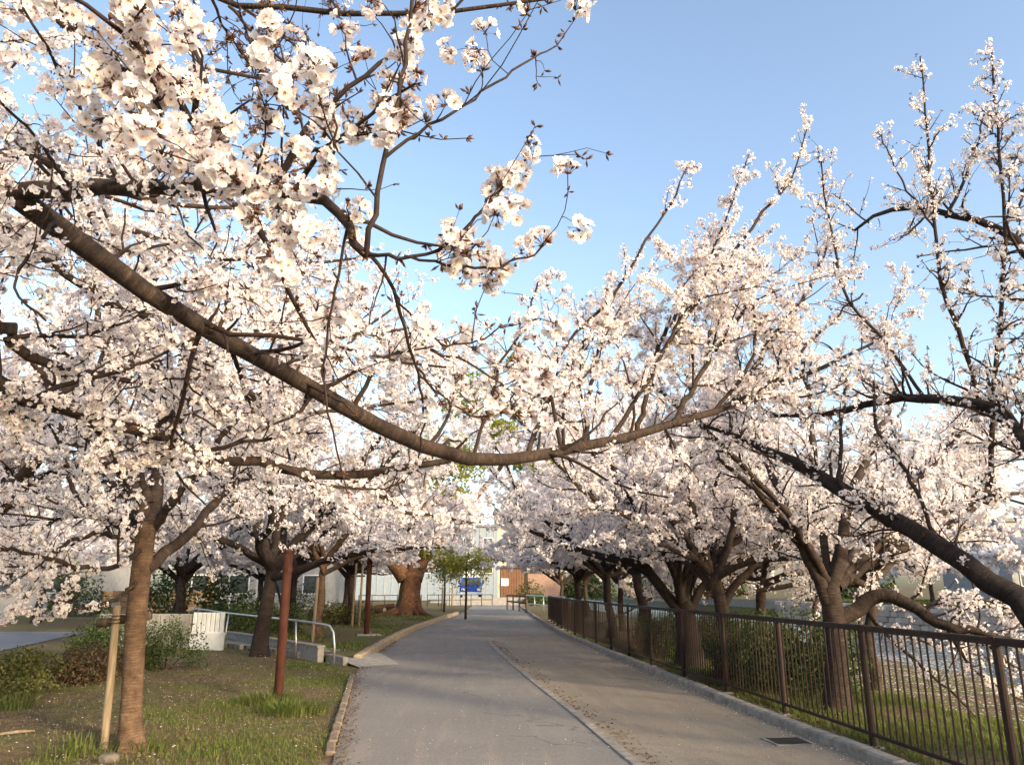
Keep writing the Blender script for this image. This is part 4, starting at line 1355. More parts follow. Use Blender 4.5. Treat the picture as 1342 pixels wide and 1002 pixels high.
# ------------------------------------------------------------------ fence
fence = empty('metal_fence', (4.25, 8.4, 0))
tag(fence, 'long brown metal railing with thin upright bars along the river', 'fence')
FENCE = [(-2, 4.36), (8.4, 4.30), (13.1, 4.2), (17, 4.05), (26.5, 3.92), (33, 4.05), (41, 4.45)]
fl = np.array([4.25, 8.4, 0])
post_me = MB().tube([(0, 0, -.15), (0, 0, 1.21)], .036, 10).box((0, 0, 1.214), (.075, .075, .012)).mesh('post', M['iron'])
foot_me = MB().bbox((0, 0, -.01), (.17, .17, .05), .01).mesh('footing', M['kerb'])
bal_me = {}
ypost = [8.4 - 2.15 * k for k in range(5, 0, -1)] + [8.4 + 2.15 * k for k in range(0, 16)]
NB = 17
for i, y in enumerate(ypost):
    x = fx(FENCE, y)
    z = float(terr(x, y))
    p = link('post', post_me, fence, (x - fl[0], y - fl[1], 0.0))
    link('footing', foot_me, p, (0, 0, z))
    if i == len(ypost) - 1: break
    y2 = ypost[i + 1]; x2 = fx(FENCE, y2)
    L = math.hypot(x2 - x, y2 - y); a = math.atan2(y2 - y, x2 - x)
    for zz, sz, nm in ((1.185, (.06, .06), 'top_rail'), (.13, (.03, .035), 'bottom_rail')):
        MB().bbox((0, 0, 0), (L - .02, sz[0], sz[1]), .008, 0).build(nm, M['iron'], fence, ((x + x2) / 2 - fl[0], (y + y2) / 2 - fl[1], zz)).rotation_euler = (0, 0, a)
    if y < 1.0: continue
    for b in range(1, NB + 1):
        t = b / (NB + 1)
        if 'b' not in bal_me:
            bal_me['b'] = MB().tube([(0, 0, .12), (0, 0, 1.17)], .0095, 6).mesh('baluster', M['iron'])
        link('baluster', bal_me['b'], fence, (x + (x2 - x) * t - fl[0], y + (y2 - y) * t - fl[1], 0)).rotation_euler = (random.uniform(-.004, .004), random.uniform(-.004, .004), 0)

# drain grate at the kerb
gc = gp(1033, 973)
gr = empty('drain_grate', (gc[0], gc[1], .011))
tag(gr, 'dark rectangular drain grate set in the sandy strip', 'drain')
gr.rotation_euler = (0, 0, R(2))
fr = MB()
for sx in (-1, 1): fr.box((sx * .20, 0, .006), (.03, .36, .014))
for sy in (-1, 1): fr.box((0, sy * .195, .006), (.43, .03, .014))
fr.build('frame', M['kerb'], gr)
MB().box((0, 0, .0), (.38, .36, .004)).build('pit_shade', M['black'], gr)  # flat black sheet: the shade below the bars put into its colour
bar_me = MB().box((0, 0, .008), (.37, .011, .012)).mesh('bar', M['black'])
for k in range(12):
    link('bar', bar_me, gr, (0, -.165 + k * .03, 0))

# ------------------------------------------------------------------ rusty posts
def rusty(px, py, h, rad, lab, lean=0.0, foot=False, zb=None):
    b = gp(px, py, 0.0 if zb is None else zb)
    z = float(terr(b[0], b[1])) if zb is None else zb
    o = empty('rusty_post', (b[0], b[1], z))
    tag(o, lab, 'post', 'rusty steel posts')
    MB().tube([(0, 0, -.15), (lean * .5, 0, h * .5), (lean, 0, h)], rad, 14).build('shaft', M['rust'], o, smooth=True)
    MB().tube([(lean, 0, h - .01), (lean, 0, h + .03)], [rad * 1.12, rad * 1.05], 14).build('cap', M['rust'], o)
    MB().tube([(lean * .93, 0, h * .86), (lean * .95, 0, h * .89)], rad * 1.14, 14).build('collar', M['rust'], o)
    if foot:
        MB().bbox((.08, 0, .0), (.75, .6, .08), .02, .2).build('footing', M['concrete'], o)
    return o


rusty(364, 918, 2.1, .066, 'thick rust red steel post standing in a tuft of grass')
rusty(480, 832, 2.6, .085, 'thin rust red steel post on a concrete pad in the planting bed', foot=True, zb=.135)

# ------------------------------------------------------------------ stakes
def stake(a, b, r0, parent, m='timber', name='stake'):
    a = np.array(a, float); b = np.array(b, float)
    P = [a + (b - a) * t + rng.normal(size=3) * .004 for t in (0, .25, .5, .75, 1)]
    return MB().tube(P, [r0 * 1.04, r0, r0, r0 * .98, r0 * .95], 12).build(name, M[m], parent, smooth=True)


sb = gp(136, 985)
sup = empty('tree_stake', (sb[0], sb[1], float(terr(sb[0], sb[1]))))
tag(sup, 'pale timber stake leaning on the sunlit cherry trunk, dark crosspiece at its top', 'stake')
so = np.array([sb[0], sb[1], float(terr(sb[0], sb[1]))])
top = at(154, 793, sb[1] + .05)
stake((0, 0, -.12), top - so, .041, sup)
c1 = at(128, 816, sb[1] + .12); c2 = at(198, 806, sb[1] + .1)
stake(c1 - so, c2 - so, .045, sup, 'timber_dark', 'crosspiece')
rp = MB()
for k in range(3):
    c = at(151.5 + k * .2, 806 + k * 4.5, sb[1] + .06) - so
    rp.tube([c + np.array([math.cos(t) * .056, math.sin(t) * .085, .004 * math.sin(2 * t)]) for t in np.linspace(0, 6.283, 15)], .007, 5)
rp.build('rope', M['rope'], sup)


def small_stake(px, py, h, lab, zb=.135, n=1, r0=.045):
    b = gp(px, py, zb)
    o = empty('tree_stake', (b[0], b[1], zb))
    tag(o, lab, 'stake', 'pale stakes in the planting bed')
    for k in range(n):
        stake((k * .22, k * .3, -.15), (k * .22 + .05, k * .3, h - k * .05), r0, o)
    if n > 1:
        stake((-.1, 0, h * .8), (.36, .32, h * .8), r0 * .8, o, 'timber_dark', 'crosspiece')
    return o


small_stake(409, 842, 1.75, 'single pale stake close against the slim sunlit cherry trunk')
small_stake(461, 822, 2.4, 'pair of tall pale stakes beside the thin rust red post', n=2)
small_stake(579, 797, 1.5, 'short pale stake beside a young green tree near the bend', r0=.06)
small_stake(592, 794, 1.7, 'taller pale stake beyond the young green tree near the bend', r0=.06)

# ------------------------------------------------------------------ ramp, handrail and walls on the left
A = gp(470, 872); B = gp(300, 850)
rd = unit(np.array([B[0] - A[0], B[1] - A[1], 0])); rn = np.array([-rd[1], rd[0], 0])
if rn[1] > 0: rn = -rn
ra, rb_ = A + np.array([.12, -.45, 0]), A + rd * 9.0
rv = []
for p, w in ((ra, .95), (A + rd * 1.0, 1.25), (A + rd * 4.0, 1.2), (rb_, 1.2)):
    q0 = p + rn * .05; q1 = p - rn * w
    rv += [(q0[0], q0[1], .02), (q1[0], q1[1], .02)]
rampo = MB().add([(x, y, .145 if i > 3 else (.128 if i > 1 else .014)) for i, (x, y, z) in enumerate(rv)], [(0, 1, 3, 2), (2, 3, 5, 4), (4, 5, 7, 6)]).build('ramp', M['concrete'])
tag(rampo, 'pale concrete ramp leaving the path beside the handrail', 'ramp', kind='structure')
# low wall behind the ramp
w0 = np.array([W0[0], W0[1], 0]); w1 = np.array([W1[0], W1[1], 0])
lw = empty('low_wall', (w0[0], w0[1], 0))
tag(lw, 'low concrete retaining wall behind the ramp', 'wall')
wl = math.hypot(*(w1 - w0)[:2]); wa = math.atan2(w1[1] - w0[1], w1[0] - w0[0])
for k in range(6):
    c = (w1 - w0) * ((k + .5) / 6)
    MB().bbox((c[0], c[1], .10), (wl / 6 - .012, .15, .46), .015, wa).build('block', M['concrete'], lw)
    MB().bbox((c[0], c[1], .345), (wl / 6 - .008, .2, .045), .012, wa).build('coping', M['kerb'], lw)
# ramp edge kerb on the lawn side
e0 = A + rn * .12 + rd * .2
ek = empty('ramp_edge', (e0[0], e0[1], 0))
tag(ek, 'thin concrete edge between ramp and lawn', 'edging', kind='structure')
for k in range(8):
    c = rd * (k * 1.0 + .5)
    MB().bbox((c[0], c[1], .06), (.985, .12, .24), .015, wa).build('edging_stone', M['kerb'], ek)

# handrail
h0 = gp(437, 874); h1 = gp(388, 864); h2 = gp(292, 851)
hr = empty('handrail', (h0[0], h0[1], .1))
tag(hr, 'bent steel tube handrail beside the ramp with three thin posts', 'handrail')
ho = np.array([h0[0], h0[1], .1])
tp0 = at(437, 828, h0[1]); tpa = at(430, 819, h0[1] + .12); tp1 = at(388, 812.5, h1[1]); tp2 = at(300, 803, h2[1]); tp3 = at(258, 797.5, h2[1] + 1.0); tp4 = at(248, 800, h2[1] + 1.1); tp5 = at(246.5, 808, h2[1] + 1.1)
MB().tube(np.vstack([[h0 + (0, 0, -.05)], [h0 + (0, 0, .4)], catmull(np.array([tp0, at(436, 822, h0[1] + .03), tpa, at(420, 817, h0[1] + .3), tp1, tp2, tp3, tp4, tp5]), 40)]) - ho, .024, 10).build('rail', M['steel'], hr, smooth=True)
for hp, tpx in ((h1, tp1), (h2, tp2)):
    MB().tube(np.array([hp + (0, 0, -.05), [tpx[0], tpx[1], tpx[2] - .02]]) - ho, .02, 8).build('post', M['steel'], hr, smooth=True)

# stained concrete wall with white slatted end panel
p0 = gp(291, 849, .12); p1 = at(250, 840, p0[1] + .25); p1[2] = .12
pw = math.hypot(*(p1 - p0)[:2]); pa = math.atan2(p1[1] - p0[1], p1[0] - p0[0])
gt = empty('slatted_panel', (p0[0], p0[1], .1))
tag(gt, 'white slatted panel on a white plinth under the bend of the handrail', 'panel')
cm = (p1 - p0) / 2
MB().bbox((cm[0], cm[1], .17), (pw, .16, .45), .01, pa).build('plinth', M['white'], gt)
MB().bbox((cm[0], cm[1], .40), (pw, .10, .03), .008, pa).build('bottom_rail', M['white'], gt)
for k in range(7):
    c = (p1 - p0) * ((k + .5) / 7)
    MB().bbox((c[0], c[1], .65), (pw / 7 - .028, .05, .48), .006, pa).build('slat', M['white'], gt)
MB().bbox((cm[0], cm[1] + .03, .65), (pw, .03, .44), .006, pa).build('backing', M['stained'], gt)
q0 = p1 + np.array([-.02, .05, 0]); q1 = at(128, 840, q0[1] + .35); q1[2] = 0
cw = empty('concrete_wall', (q0[0], q0[1], .1))
tag(cw, 'stained pale concrete wall beside the white slatted panel', 'wall')
ql = math.hypot(*(q1 - q0)[:2]); qa = math.atan2(q1[1] - q0[1], q1[0] - q0[0])
for k in range(3):
    c = (q1 - q0) * ((k + .5) / 3)
    MB().bbox((c[0], c[1], .40), (ql / 3 - .01, .22, .9), .02, qa).build('wall_panel', M['stained'], cw)

# old stone wall far behind, with posts; white guard rail
stone_m = [simple('stone_%s' % n_, a_, b_, 6, .9, .2, .4, .02) for n_, a_, b_ in (('ochre', (.20, .13, .07), (.36, .26, .15)), ('grey', (.17, .15, .13), (.30, .27, .23)), ('brown', (.13, .085, .05), (.25, .17, .10)))]


def stone_wall(name, a, b, h, n, rows, label, z0=0.0, mats=None, cat='wall'):
    a = np.array(a, float); b = np.array(b, float)
    o = empty(name, (a[0], a[1], z0))
    tag(o, label, cat)
    d = b - a; L = np.linalg.norm(d[:2]); an = math.atan2(d[1], d[0])
    MB().box((d[0] / 2, d[1] / 2, h / 2 - .1), (L, .25, h + .1), an).build('core', M['timber_dark'], o)
    rh = h / rows
    for r in range(rows):
        x = 0.0
        while x < L - .05:
            w = min(L / n * random.uniform(.7, 1.4), L - x)
            c = d * ((x + w / 2) / L)
            MB().bbox((c[0], c[1], rh * (r + .5)), (w - .03, .36 + random.uniform(-.03, .03), rh - .03), .03, an).build('stone', random.choice(mats or stone_m), o)
            x += w
    return o


stone_wall('stone_wall', gp(130, 803, .15)[:2], gp(272, 799, .15)[:2], 1.35, 16, 4, 'ochre rubble stone wall beyond the side street', .1)
gpst = empty('gate_posts', (0, 0, 0)); bpy.data.objects.remove(gpst)
for px, lab in ((235, 'squat pale stone pillar on the rubble wall'), (270, 'tall pale stone pillar at the end of the rubble wall')):
    b = gp(px, 799.5, .15)
    o = empty('stone_pillar', (b[0], b[1] + (.6 if px > 240 else 0), .1))
    tag(o, lab, 'pillar')
    MB().bbox((0, 0, 1.2), (.5, .5, 2.5), .03).build('shaft', stone_m[0], o)
    MB().bbox((0, 0, 2.5), (.66, .66, .14), .03).build('cap', M['kerb_warm'], o)
g0 = gp(276, 799, .15); g1 = gp(336, 797, .15); g1 = np.array([g1[0], g0[1] + 1.2, .15])
grl = empty('guard_rail', (g0[0], g0[1], .1))
tag(grl, 'white painted pipe guard rail beside the pale stone pillar', 'guard rail')
gd = g1 - g0
for k in range(5):
    c = gd * (k / 4)
    MB().tube([(c[0], c[1], -.05), (c[0], c[1], 1.15)], .05, 8).build('post', M['white'], grl, smooth=True)
for zz in (.5, .82, 1.12):
    MB().tube([(0, 0, zz), (gd[0], gd[1], zz)], .035, 8).build('rail', M['white'], grl, smooth=True)
b = gp(336, 799, .15)
lp = empty('white_pole', (b[0], b[1] - .5, .1))
tag(lp, 'slim white pole beside the guard rail', 'pole')
MB().tube([(0, 0, -.1), (0, 0, 3.2), (0, 0, 6.0)], [.09, .075, .06], 10).build('shaft', M['white'], lp, smooth=True)
MB().tube([(0, 0, -.02), (0, 0, .25)], [.14, .12], 10).build('base', M['white'], lp, smooth=True)

# ------------------------------------------------------------------ shrubs
LEAF = Tpl(); LEAF.add([(0, 0, 0), (.5, -.28, .08), (1, 0, 0), (.5, .28, .08)], quads=[(0, 1, 2, 3)]); LEAF.done()


def leaves_mesh(name, P, size, m, up=.5, outward=None):
    n = len(P)
    z = rng.normal(size=(n, 3)) * .8 + np.array([0, 0, up])
    if outward is not None: z = z + outward
    V, fa, mi = stamp([(LEAF, P, z, size * rng.uniform(.6, 1.3, n))])
    return raw_mesh(name, V, fa, [m], mi)


def shrub(label, c, rad, n, size, m, group, name='shrub', cat='shrub', box=False, stems=7):
    """rounded bush: leaves in lumpy shells round stems"""
    c = np.array(c, float)
    z0 = float(terr(c[0], c[1])) if c[2] == 0 else c[2]
    o = empty(name, (c[0], c[1], z0))
    tag(o, label, cat, group)
    rx, ry, rz = rad
    nl = 26
    ld = rng.normal(size=(nl, 3)); ld[:, 2] = np.abs(ld[:, 2]); ld = unit(ld)
    if box: ld = np.sign(ld) * np.abs(ld) ** .55
    lc = ld * np.array([rx, ry, rz]) * .74 * rng.uniform(.75, 1.08, (nl, 1))
    k = rng.integers(0, nl, n)
    d = unit(rng.normal(size=(n, 3)))
    rr = rng.uniform(.35, 1.0, (n, 1)) ** .5
    P = lc[k] + d * rr * np.array([rx, ry, rz]) * .36
    P[:, 2] = np.abs(P[:, 2]) + .04
    f = link('foliage', leaves_mesh('foliage', P, size, M[m], .5, unit(P) * .6), o)
    tag(f, kind='stuff')
    mb = MB()
    for s in range(stems):
        e = lc[rng.integers(0, nl)]
        mb.tube([(e[0] * .1, e[1] * .1, -.03), (e[0] * .45, e[1] * .45, e[2] * .5), (e[0], e[1], e[2])], [.014, .009, .004], 5)
    mb.build('stem', M['twig'], o)
    TRI[0] += 2 * n
    return o


hg = 'azalea shrubs along the lawn edge'
for i, (px, py, rx, h, m, lb) in enumerate((
        (-40, 925, .9, .6, 'leaf_olive', 'yellowing azalea bush at the lawn edge by the bare earth'), (30, 912, .85, .55, 'leaf_olive', 'sunlit olive azalea bush under a sprig of white blossom'),
        (75, 905, .75, .52, 'leaf_red', 'reddish brown azalea bush in the low hedge'), (118, 896, .8, .55, 'leaf_red', 'russet azalea bush behind the leaning stake'),
        (215, 880, .8, 1.0, 'leaf_dark', 'round dark green shrub right of the staked trunk'), (155, 880, .95, 1.0, 'leaf_dark', 'dark green shrub behind the staked trunk'),
        (118, 866, .7, .8, 'leaf_dark', 'open dark green shrub beside the side street'))):
    g_ = gp(px, py)
    shrub(lb, (g_[0], g_[1], 0), (rx, rx * .8, h), 3600, .055, m, hg, 'azalea_shrub')
for i, (x, y, rx, ry, h, lb) in enumerate(((5.45, 12.7, 1.1, .85, 1.2, 'clipped dark green bush behind the fence beside the forked trunk'), (5.25, 14.2, .9, .85, 1.1, 'dense dark green bush behind the fence between two trunks'),
                                        (5.3, 18.6, .85, .9, 1.0, 'dark green bush behind the middle fence panels'), (5.2, 20.4, .8, .8, .9, 'low dark bush behind the fence past the many limbed cherry'))):
    shrub(lb, (x, y, 0), (rx, ry, h), 12000, .062, 'leaf_dark', 'bushes behind the fence', 'hedge_shrub', box=True)
for px, py, rx, h, m, lb in ((325, 836, 1.0, 1.15, 'leaf_dark', 'dark clipped hedge behind the thick trunk'), (300, 834, .8, 1.1, 'leaf_dark', 'dark clipped hedge behind the white slatted panel'),
                             (365, 832, .9, 1.0, 'leaf_dark', 'dark hedge bush between the thick trunk and the rust red post'), (395, 815, 1.0, 1.9, 'leaf_dark', 'tall green bush behind the slim sunlit trunk'),
                             (455, 818, 1.3, .95, 'leaf_olive', 'dry straw coloured bush behind the paired stakes'), (430, 818, 1.0, .9, 'leaf_olive', 'dry straw coloured bush behind the slim trunk')):
    g_ = gp(px, py, .13)
    shrub(lb, (g_[0], g_[1], .13), (rx, rx * .8, h), 1500, .10, m, 'hedge bushes in the planting bed', 'hedge_shrub', box=True)
for px, d, rx, h, lb in ((300, 42, 1.6, 3.2, 'dark evergreen bush behind the stone pillar'), (225, 44, 1.8, 3.0, 'dark evergreen bush above the rubble wall'), (100, 46, 1.6, 3.4, 'dark evergreen bush against the pale building')):
    p = at(px, 780, d)
    shrub(lb, (p[0], p[1], .1), (rx, rx, h), 1600, .22, 'leaf_dark', 'evergreens beyond the side street', 'evergreen_shrub')

# ------------------------------------------------------------------ grass, weeds, petals
def noise2(x, y):
    return (np.sin(x * 1.7 + y * .9) + np.sin(x * .8 - y * 1.9 + 1.3) + np.sin(x * 3.1 + y * 2.3 + .7) * .6 + np.sin(x * 5.3 - y * 4.1) * .35) / 2.95


def blades(name, X, Y, H, m, label, lean=.5, w=.005, Z=None):
    n = len(X)
    Z = terr(X, Y) - .02 if Z is None else Z
    a = rng.uniform(0, 6.28, n); l = rng.uniform(.1, lean, n) * H
    b = np.stack([X, Y, Z], 1)
    dx, dy = np.cos(a), np.sin(a)
    side = np.stack([-dy, dx, np.zeros(n)], 1) * (w * rng.uniform(.6, 1.4, n))[:, None]
    mid = b + np.stack([dx * l * .4, dy * l * .4, H * .6], 1)
    tip = b + np.stack([dx * l * 1.3, dy * l * 1.3, H * .95], 1)
    V = np.stack([b - side, b + side, mid + side * .8, mid - side * .8, tip], 1).reshape(-1, 3)
    o_ = np.arange(n)[:, None] * 5
    q_ = np.concatenate([o_ + 0, o_ + 1, o_ + 2, o_ + 3], 1); t_ = np.concatenate([o_ + 3, o_ + 2, o_ + 4], 1)
    o = link(name, raw_mesh(name, V, [q_, t_], [M[m]], [np.zeros(n), np.zeros(n)]))
    tag(o, label, 'grass', kind='stuff')
    TRI[0] += 3 * n
    return o


def plx(y): return np.interp(y, [p[0] for p in PL], [p[1] for p in PL])


n = 150000
Y = 5.0 + 13.5 * rng.random(n) ** 1.5; X = plx(Y) - .12 - 6.5 * rng.random(n) ** 1.15
k = noise2(X * 1.1 + 2, Y * 1.1) + .35 * noise2(X * 3, Y * 3)
left = np.clip((-3.4 - X) / 1.6, 0, 1)
keep = (k - left * 1.1 - .12 > rng.uniform(-.55, .55, n)) & (np.abs(X - plx(Y)) > .1)
rx_ = (np.stack([X, Y], 1) - A[:2]) @ np.array([-rd[1], rd[0]])
keep &= ~(((X - A[0]) * rn[0] + (Y - A[1]) * rn[1] < .15) & (Y > 14.6))
X, Y = X[keep], Y[keep]
H = rng.uniform(.015, .055, len(X)) * (1 + .7 * np.clip(noise2(X * 1.1 + 2, Y * 1.1), 0, 1))
blades('lawn_grass', X, Y, H, 'grass', 'short patchy green grass on the lawn left of the path', .8, .004)
n = 26000
Y = 5.0 + 12 * rng.random(n) ** 1.3; X = plx(Y) - .1 - 7.5 * rng.random(n)
ok_ = ~(((X - A[0]) * rn[0] + (Y - A[1]) * rn[1] < .15) & (Y > 14.6))
blades('dry_grass', X[ok_], Y[ok_], rng.uniform(.015, .05, ok_.sum()), 'dry', 'dry straw coloured grass and litter on the lawn', 1.6, .004)
n = 60000
Y = 5 + 16 * rng.random(n) ** 1.4; X = 4.35 + rng.random(n) ** 1.2 * 4.5
k = noise2(X * 1.5 + 5, Y * 1.3)
ok_ = k > rng.uniform(-.8, .5, n)
blades('bank_grass', X[ok_], Y[ok_], rng.uniform(.04, .16, ok_.sum()), 'grass', 'lush green grass on the river bank behind the fence', .7, .006)
n = 22000
Y = 5 + 26 * rng.random(n); X = np.interp(Y, [p[0] for p in KERB], [p[1] for p in KERB]) + .17 + .5 * rng.random(n) ** 1.6
ok_ = noise2(X * 2 + 1, Y * 1.7) > rng.uniform(-.3, .9, n)
blades('verge_grass', X[ok_], Y[ok_], rng.uniform(.02, .08, ok_.sum()), 'grass', 'thin grass between the kerb and the fence', .8, .005)
n = 30000
Y = 19.5 + 28 * rng.random(n); X = plx(Y) - .3 - 7 * rng.random(n)
ok_ = noise2(X * .8 + 1, Y * .6) > rng.uniform(-.1, .6, n)
blades('bed_grass', X[ok_], Y[ok_], rng.uniform(.05, .12, ok_.sum()), 'grass', 'patches of green grass in the raised planting bed', .8, .016, np.full(ok_.sum(), .12))


def tuft(px, py, r0, h, n, label, m='grass'):
    c = gp(px, py)
    z0 = float(terr(c[0], c[1]))
    o = empty('grass_tuft', (c[0], c[1], z0))
    tag(o, label, 'grass tuft', 'long grass tufts on the lawn')
    a = rng.uniform(0, 6.28, n); rr = r0 * np.sqrt(rng.random(n)); 
    X = np.cos(a) * rr; Y = np.sin(a) * rr * .8
    hh = h * rng.uniform(.45, 1.1, n)
    ln = hh * rng.uniform(.2, 1.0, n)
    dx, dy = np.cos(a + rng.normal(size=n) * .5), np.sin(a + rng.normal(size=n) * .5)
    b = np.stack([X, Y, np.full(n, -.02)], 1)
    sd = np.stack([-dy, dx, np.zeros(n)], 1) * .0045
    p1_ = b + np.stack([dx * ln * .25, dy * ln * .25, hh * .55], 1)
    p2_ = b + np.stack([dx * ln * .7, dy * ln * .7, hh * .9], 1)
    p3_ = b + np.stack([dx * ln * 1.25, dy * ln * 1.25, hh * .85], 1)
    V = np.stack([b - sd, b + sd, p1_ + sd, p1_ - sd, p2_ + sd * .7, p2_ - sd * .7, p3_], 1).reshape(-1, 3)
    o7 = np.arange(n)[:, None] * 7
    q_ = np.concatenate([np.concatenate([o7, o7 + 1, o7 + 2, o7 + 3], 1), np.concatenate([o7 + 3, o7 + 2, o7 + 4, o7 + 5], 1)])
    t_ = np.concatenate([o7 + 5, o7 + 4, o7 + 6], 1)
    f = link('blades', raw_mesh('blades', V, [q_, t_], [M[m]], [np.zeros(len(q_)), np.zeros(len(t_))]), o)
    tag(f, kind='stuff')


tuft(105, 990, .42, .2, 170, 'long green grass tuft at the foot of the leaning stake')
tuft(188, 985, .22, .18, 90, 'grass tuft against the roots of the sunlit trunk')
tuft(352, 922, .5, .18, 520, 'dense green grass tuft round the thick rust red post')
tuft(385, 934, .45, .2, 500, 'low green grass tuft between the rust red post and the path')
tuft(265, 853, .6, .25, 400, 'green grass tuft below the stained concrete wall')
tuft(15, 935, .35, .25, 160, 'yellow green grass tuft below the olive azalea')

# fallen petals
PET = Tpl(); PET.add([(-.5, -.35, 0), (.5, -.35, .06), (.6, .35, 0), (-.45, .4, .1)], quads=[(0, 1, 2, 3)]); PET.done()
n = 3600
Y = 5 + 18 * rng.random(n) ** 1.4
X = np.where(rng.random(n) < .72, plx(Y) - .05 - 7 * rng.random(n), np.interp(Y, [p[0] for p in KERB], [p[1] for p in KERB]) - .25 * rng.random(n) + .5 * rng.random(n) ** 2)
Z = np.maximum(terr(X, Y), .0) + .016 + .03 * (X < -1.5) * rng.random(n)
V, fa, mi = stamp([(PET, np.stack([X, Y, Z], 1), np.tile([0, 0, 1.0], (n, 1)) + rng.normal(size=(n, 3)) * .25, rng.uniform(.010, .020, n))])
o = link('fallen_petals', raw_mesh('fallen_petals', V, fa, [M['petal']], mi)); tag(o, 'scattered white fallen petals on lawn and kerb', 'petals', kind='stuff')
# a few petals blown over the asphalt and sand
n = 900
Y = 5 + 22 * rng.random(n) ** 1.5; X = plx(Y) + (np.interp(Y, [p[0] for p in KERB], [p[1] for p in KERB]) - plx(Y)) * rng.random(n)
V, fa, mi = stamp([(PET, np.stack([X, Y, np.full(n, .017)], 1), np.tile([0, 0, 1.0], (n, 1)) + rng.normal(size=(n, 3)) * .12, rng.uniform(.009, .016, n))])
o = link('path_petals', raw_mesh('path_petals', V, fa, [M['petal']], mi)); tag(o, 'few white petals blown over the asphalt path', 'petals', kind='stuff')
# leaf litter
n = 12000
Y = 5 + 20 * rng.random(n) ** 1.4
sd_ = rng.random(n)
X = np.where(sd_ < .5, plx(Y) - .05 - 6.5 * rng.random(n), np.where(sd_ < .58, np.interp(Y, [p[0] for p in SEAM], [p[1] for p in SEAM]) + .08 + .14 * np.abs(rng.normal(size=n)), np.interp(Y, [p[0] for p in KERB], [p[1] for p in KERB]) + .2 + .9 * rng.random(n)))
X = np.where(rng.random(n) < .12, plx(Y) + .1 * np.abs(rng.normal(size=n)), X)
Z = np.maximum(terr(X, Y), .0) + .018
M['litter'] = leaf_mat('leaf_litter', (.06, .035, .018), (.22, .13, .065), .1, .8)
V, fa, mi = stamp([(PET, np.stack([X, Y, Z], 1), np.tile([0, 0, 1.0], (n, 1)) + rng.normal(size=(n, 3)) * .3, rng.uniform(.012, .034, n))])
o = link('leaf_litter', raw_mesh('leaf_litter', V, fa, [M['litter']], mi)); tag(o, 'brown leaf litter along lawn, seam and fence', 'litter', kind='stuff')

# fallen stick and stones by the trunk
s_ = gp(22, 966)
tag(MB().tube([(s_[0] - .16, s_[1] - .1, .05), (s_[0], s_[1], .06), (s_[0] + .12, s_[1] + .12, .05)], [.016, .019, .012], 7).build('fallen_stick', M['timber'], smooth=True),
    'pale broken stick lying on the bare earth', 'stick')


def rock(px, py, sx, sy, sz, label, m='kerb', zoff=0.0, name='stone', cat='stone', group=None):
    c = gp(px, py)
    r = np.random.default_rng(int(px * 7 + py))
    V = []; ph = r.uniform(0, 6, 6); nu, nv = 12, 7
    for i in range(nv):
        e = -math.pi / 2 + math.pi * i / (nv - 1)
        for j in range(nu):
            a = 6.2832 * j / nu
            q_ = 1 + .12 * math.sin(3 * a + ph[0] + e) + .09 * math.sin(5 * a + ph[1] - 2 * e) + .07 * math.sin(4 * e + ph[2])
            ce = math.copysign(abs(math.cos(e)) ** .6, 1)
            V.append((sx * q_ * ce * math.cos(a), sy * q_ * ce * math.sin(a), sz * math.sin(e) * (1 + .1 * math.sin(2 * a + ph[3]))))
    fs = [(i * nu + j, i * nu + (j + 1) % nu, (i + 1) * nu + (j + 1) % nu, (i + 1) * nu + j) for i in range(nv - 1) for j in range(nu)]
    o = MB().add(V, fs).build(name, M[m], None, (c[0], c[1], float(terr(c[0], c[1])) + sz * .25 + zoff), smooth=True)
    tag(o, label, cat, group)
    return o


rock(140, 1004, .10, .08, .05, 'small grey stone beside the foot of the leaning stake', 'stone')

# ------------------------------------------------------------------ old camphor and young green trees at the bend
cb = gp(537, 806, .135)
cb = np.array([cb[0] + .0, cb[1], .13])
cam_root = empty('camphor_tree', cb)
tag(cam_root, 'massive old tree with flaring red brown trunk at the bend of the path', 'tree')
def cpt(px, py, dd=0): return at(px, py, cb[1] + dd)
def cw_(px): return px / 2 / F * cb[1]
c = catmull(np.array([[*(cb + (0, 0, -.2)), cw_(32)], [*cpt(536, 795), cw_(27)], [*cpt(537, 780), cw_(24)], [*cpt(538, 765), cw_(23)], [*cpt(539, 752), cw_(25)]]), 20)
branch_obj('trunk', c[:, :3], c[:, 3], 24, M['bark_red'], cam_root, cb, .05, .45, 5)
for li, pl in enumerate(([(531, 758, 22), (524, 748, 18), (515, 738, 15), (500, 715, 12), (470, 670, 8)], [(544, 758, 20), (551, 742, 16), (556, 728, 14), (570, 690, 11), (600, 640, 7)],
                         [(540, 755, 14), (542, 720, 12), (545, 660, 10), (560, 600, 6)], [(548, 745, 12), (590, 690, 9), (650, 620, 7), (690, 560, 4)])):
    P_ = [cpt(a_, b_, li * .3 * i) for i, (a_, b_, w_) in enumerate(pl)]
    c = catmull(np.array([[*p, cw_(w_)] for p, (_, _, w_) in zip(P_, pl)]), 14)
    branch_obj('limb', c[:, :3], c[:, 3], 12, M['bark_red'], cam_root, cb, .05, 0, 9 + li)
lob = []
for px, py, rr in ((685, 478, 1.0), (690, 535, 1.3), (700, 605, 1.4), (655, 570, 1.2), (600, 600, 2.0), (550, 600, 2.5), (620, 520, 2.2), (510, 690, 1.6), (555, 715, 1.0), (590, 660, 1.6), (470, 640, 2), (530, 640, 2)):
    n = 1800
    lob.append(cpt(px, py, rng.uniform(-1, 2)) + unit(rng.normal(size=(n, 3))) * rr * (rng.random((n, 1)) ** .4) * np.array([1, 1, .75]))
P = np.concatenate(lob)
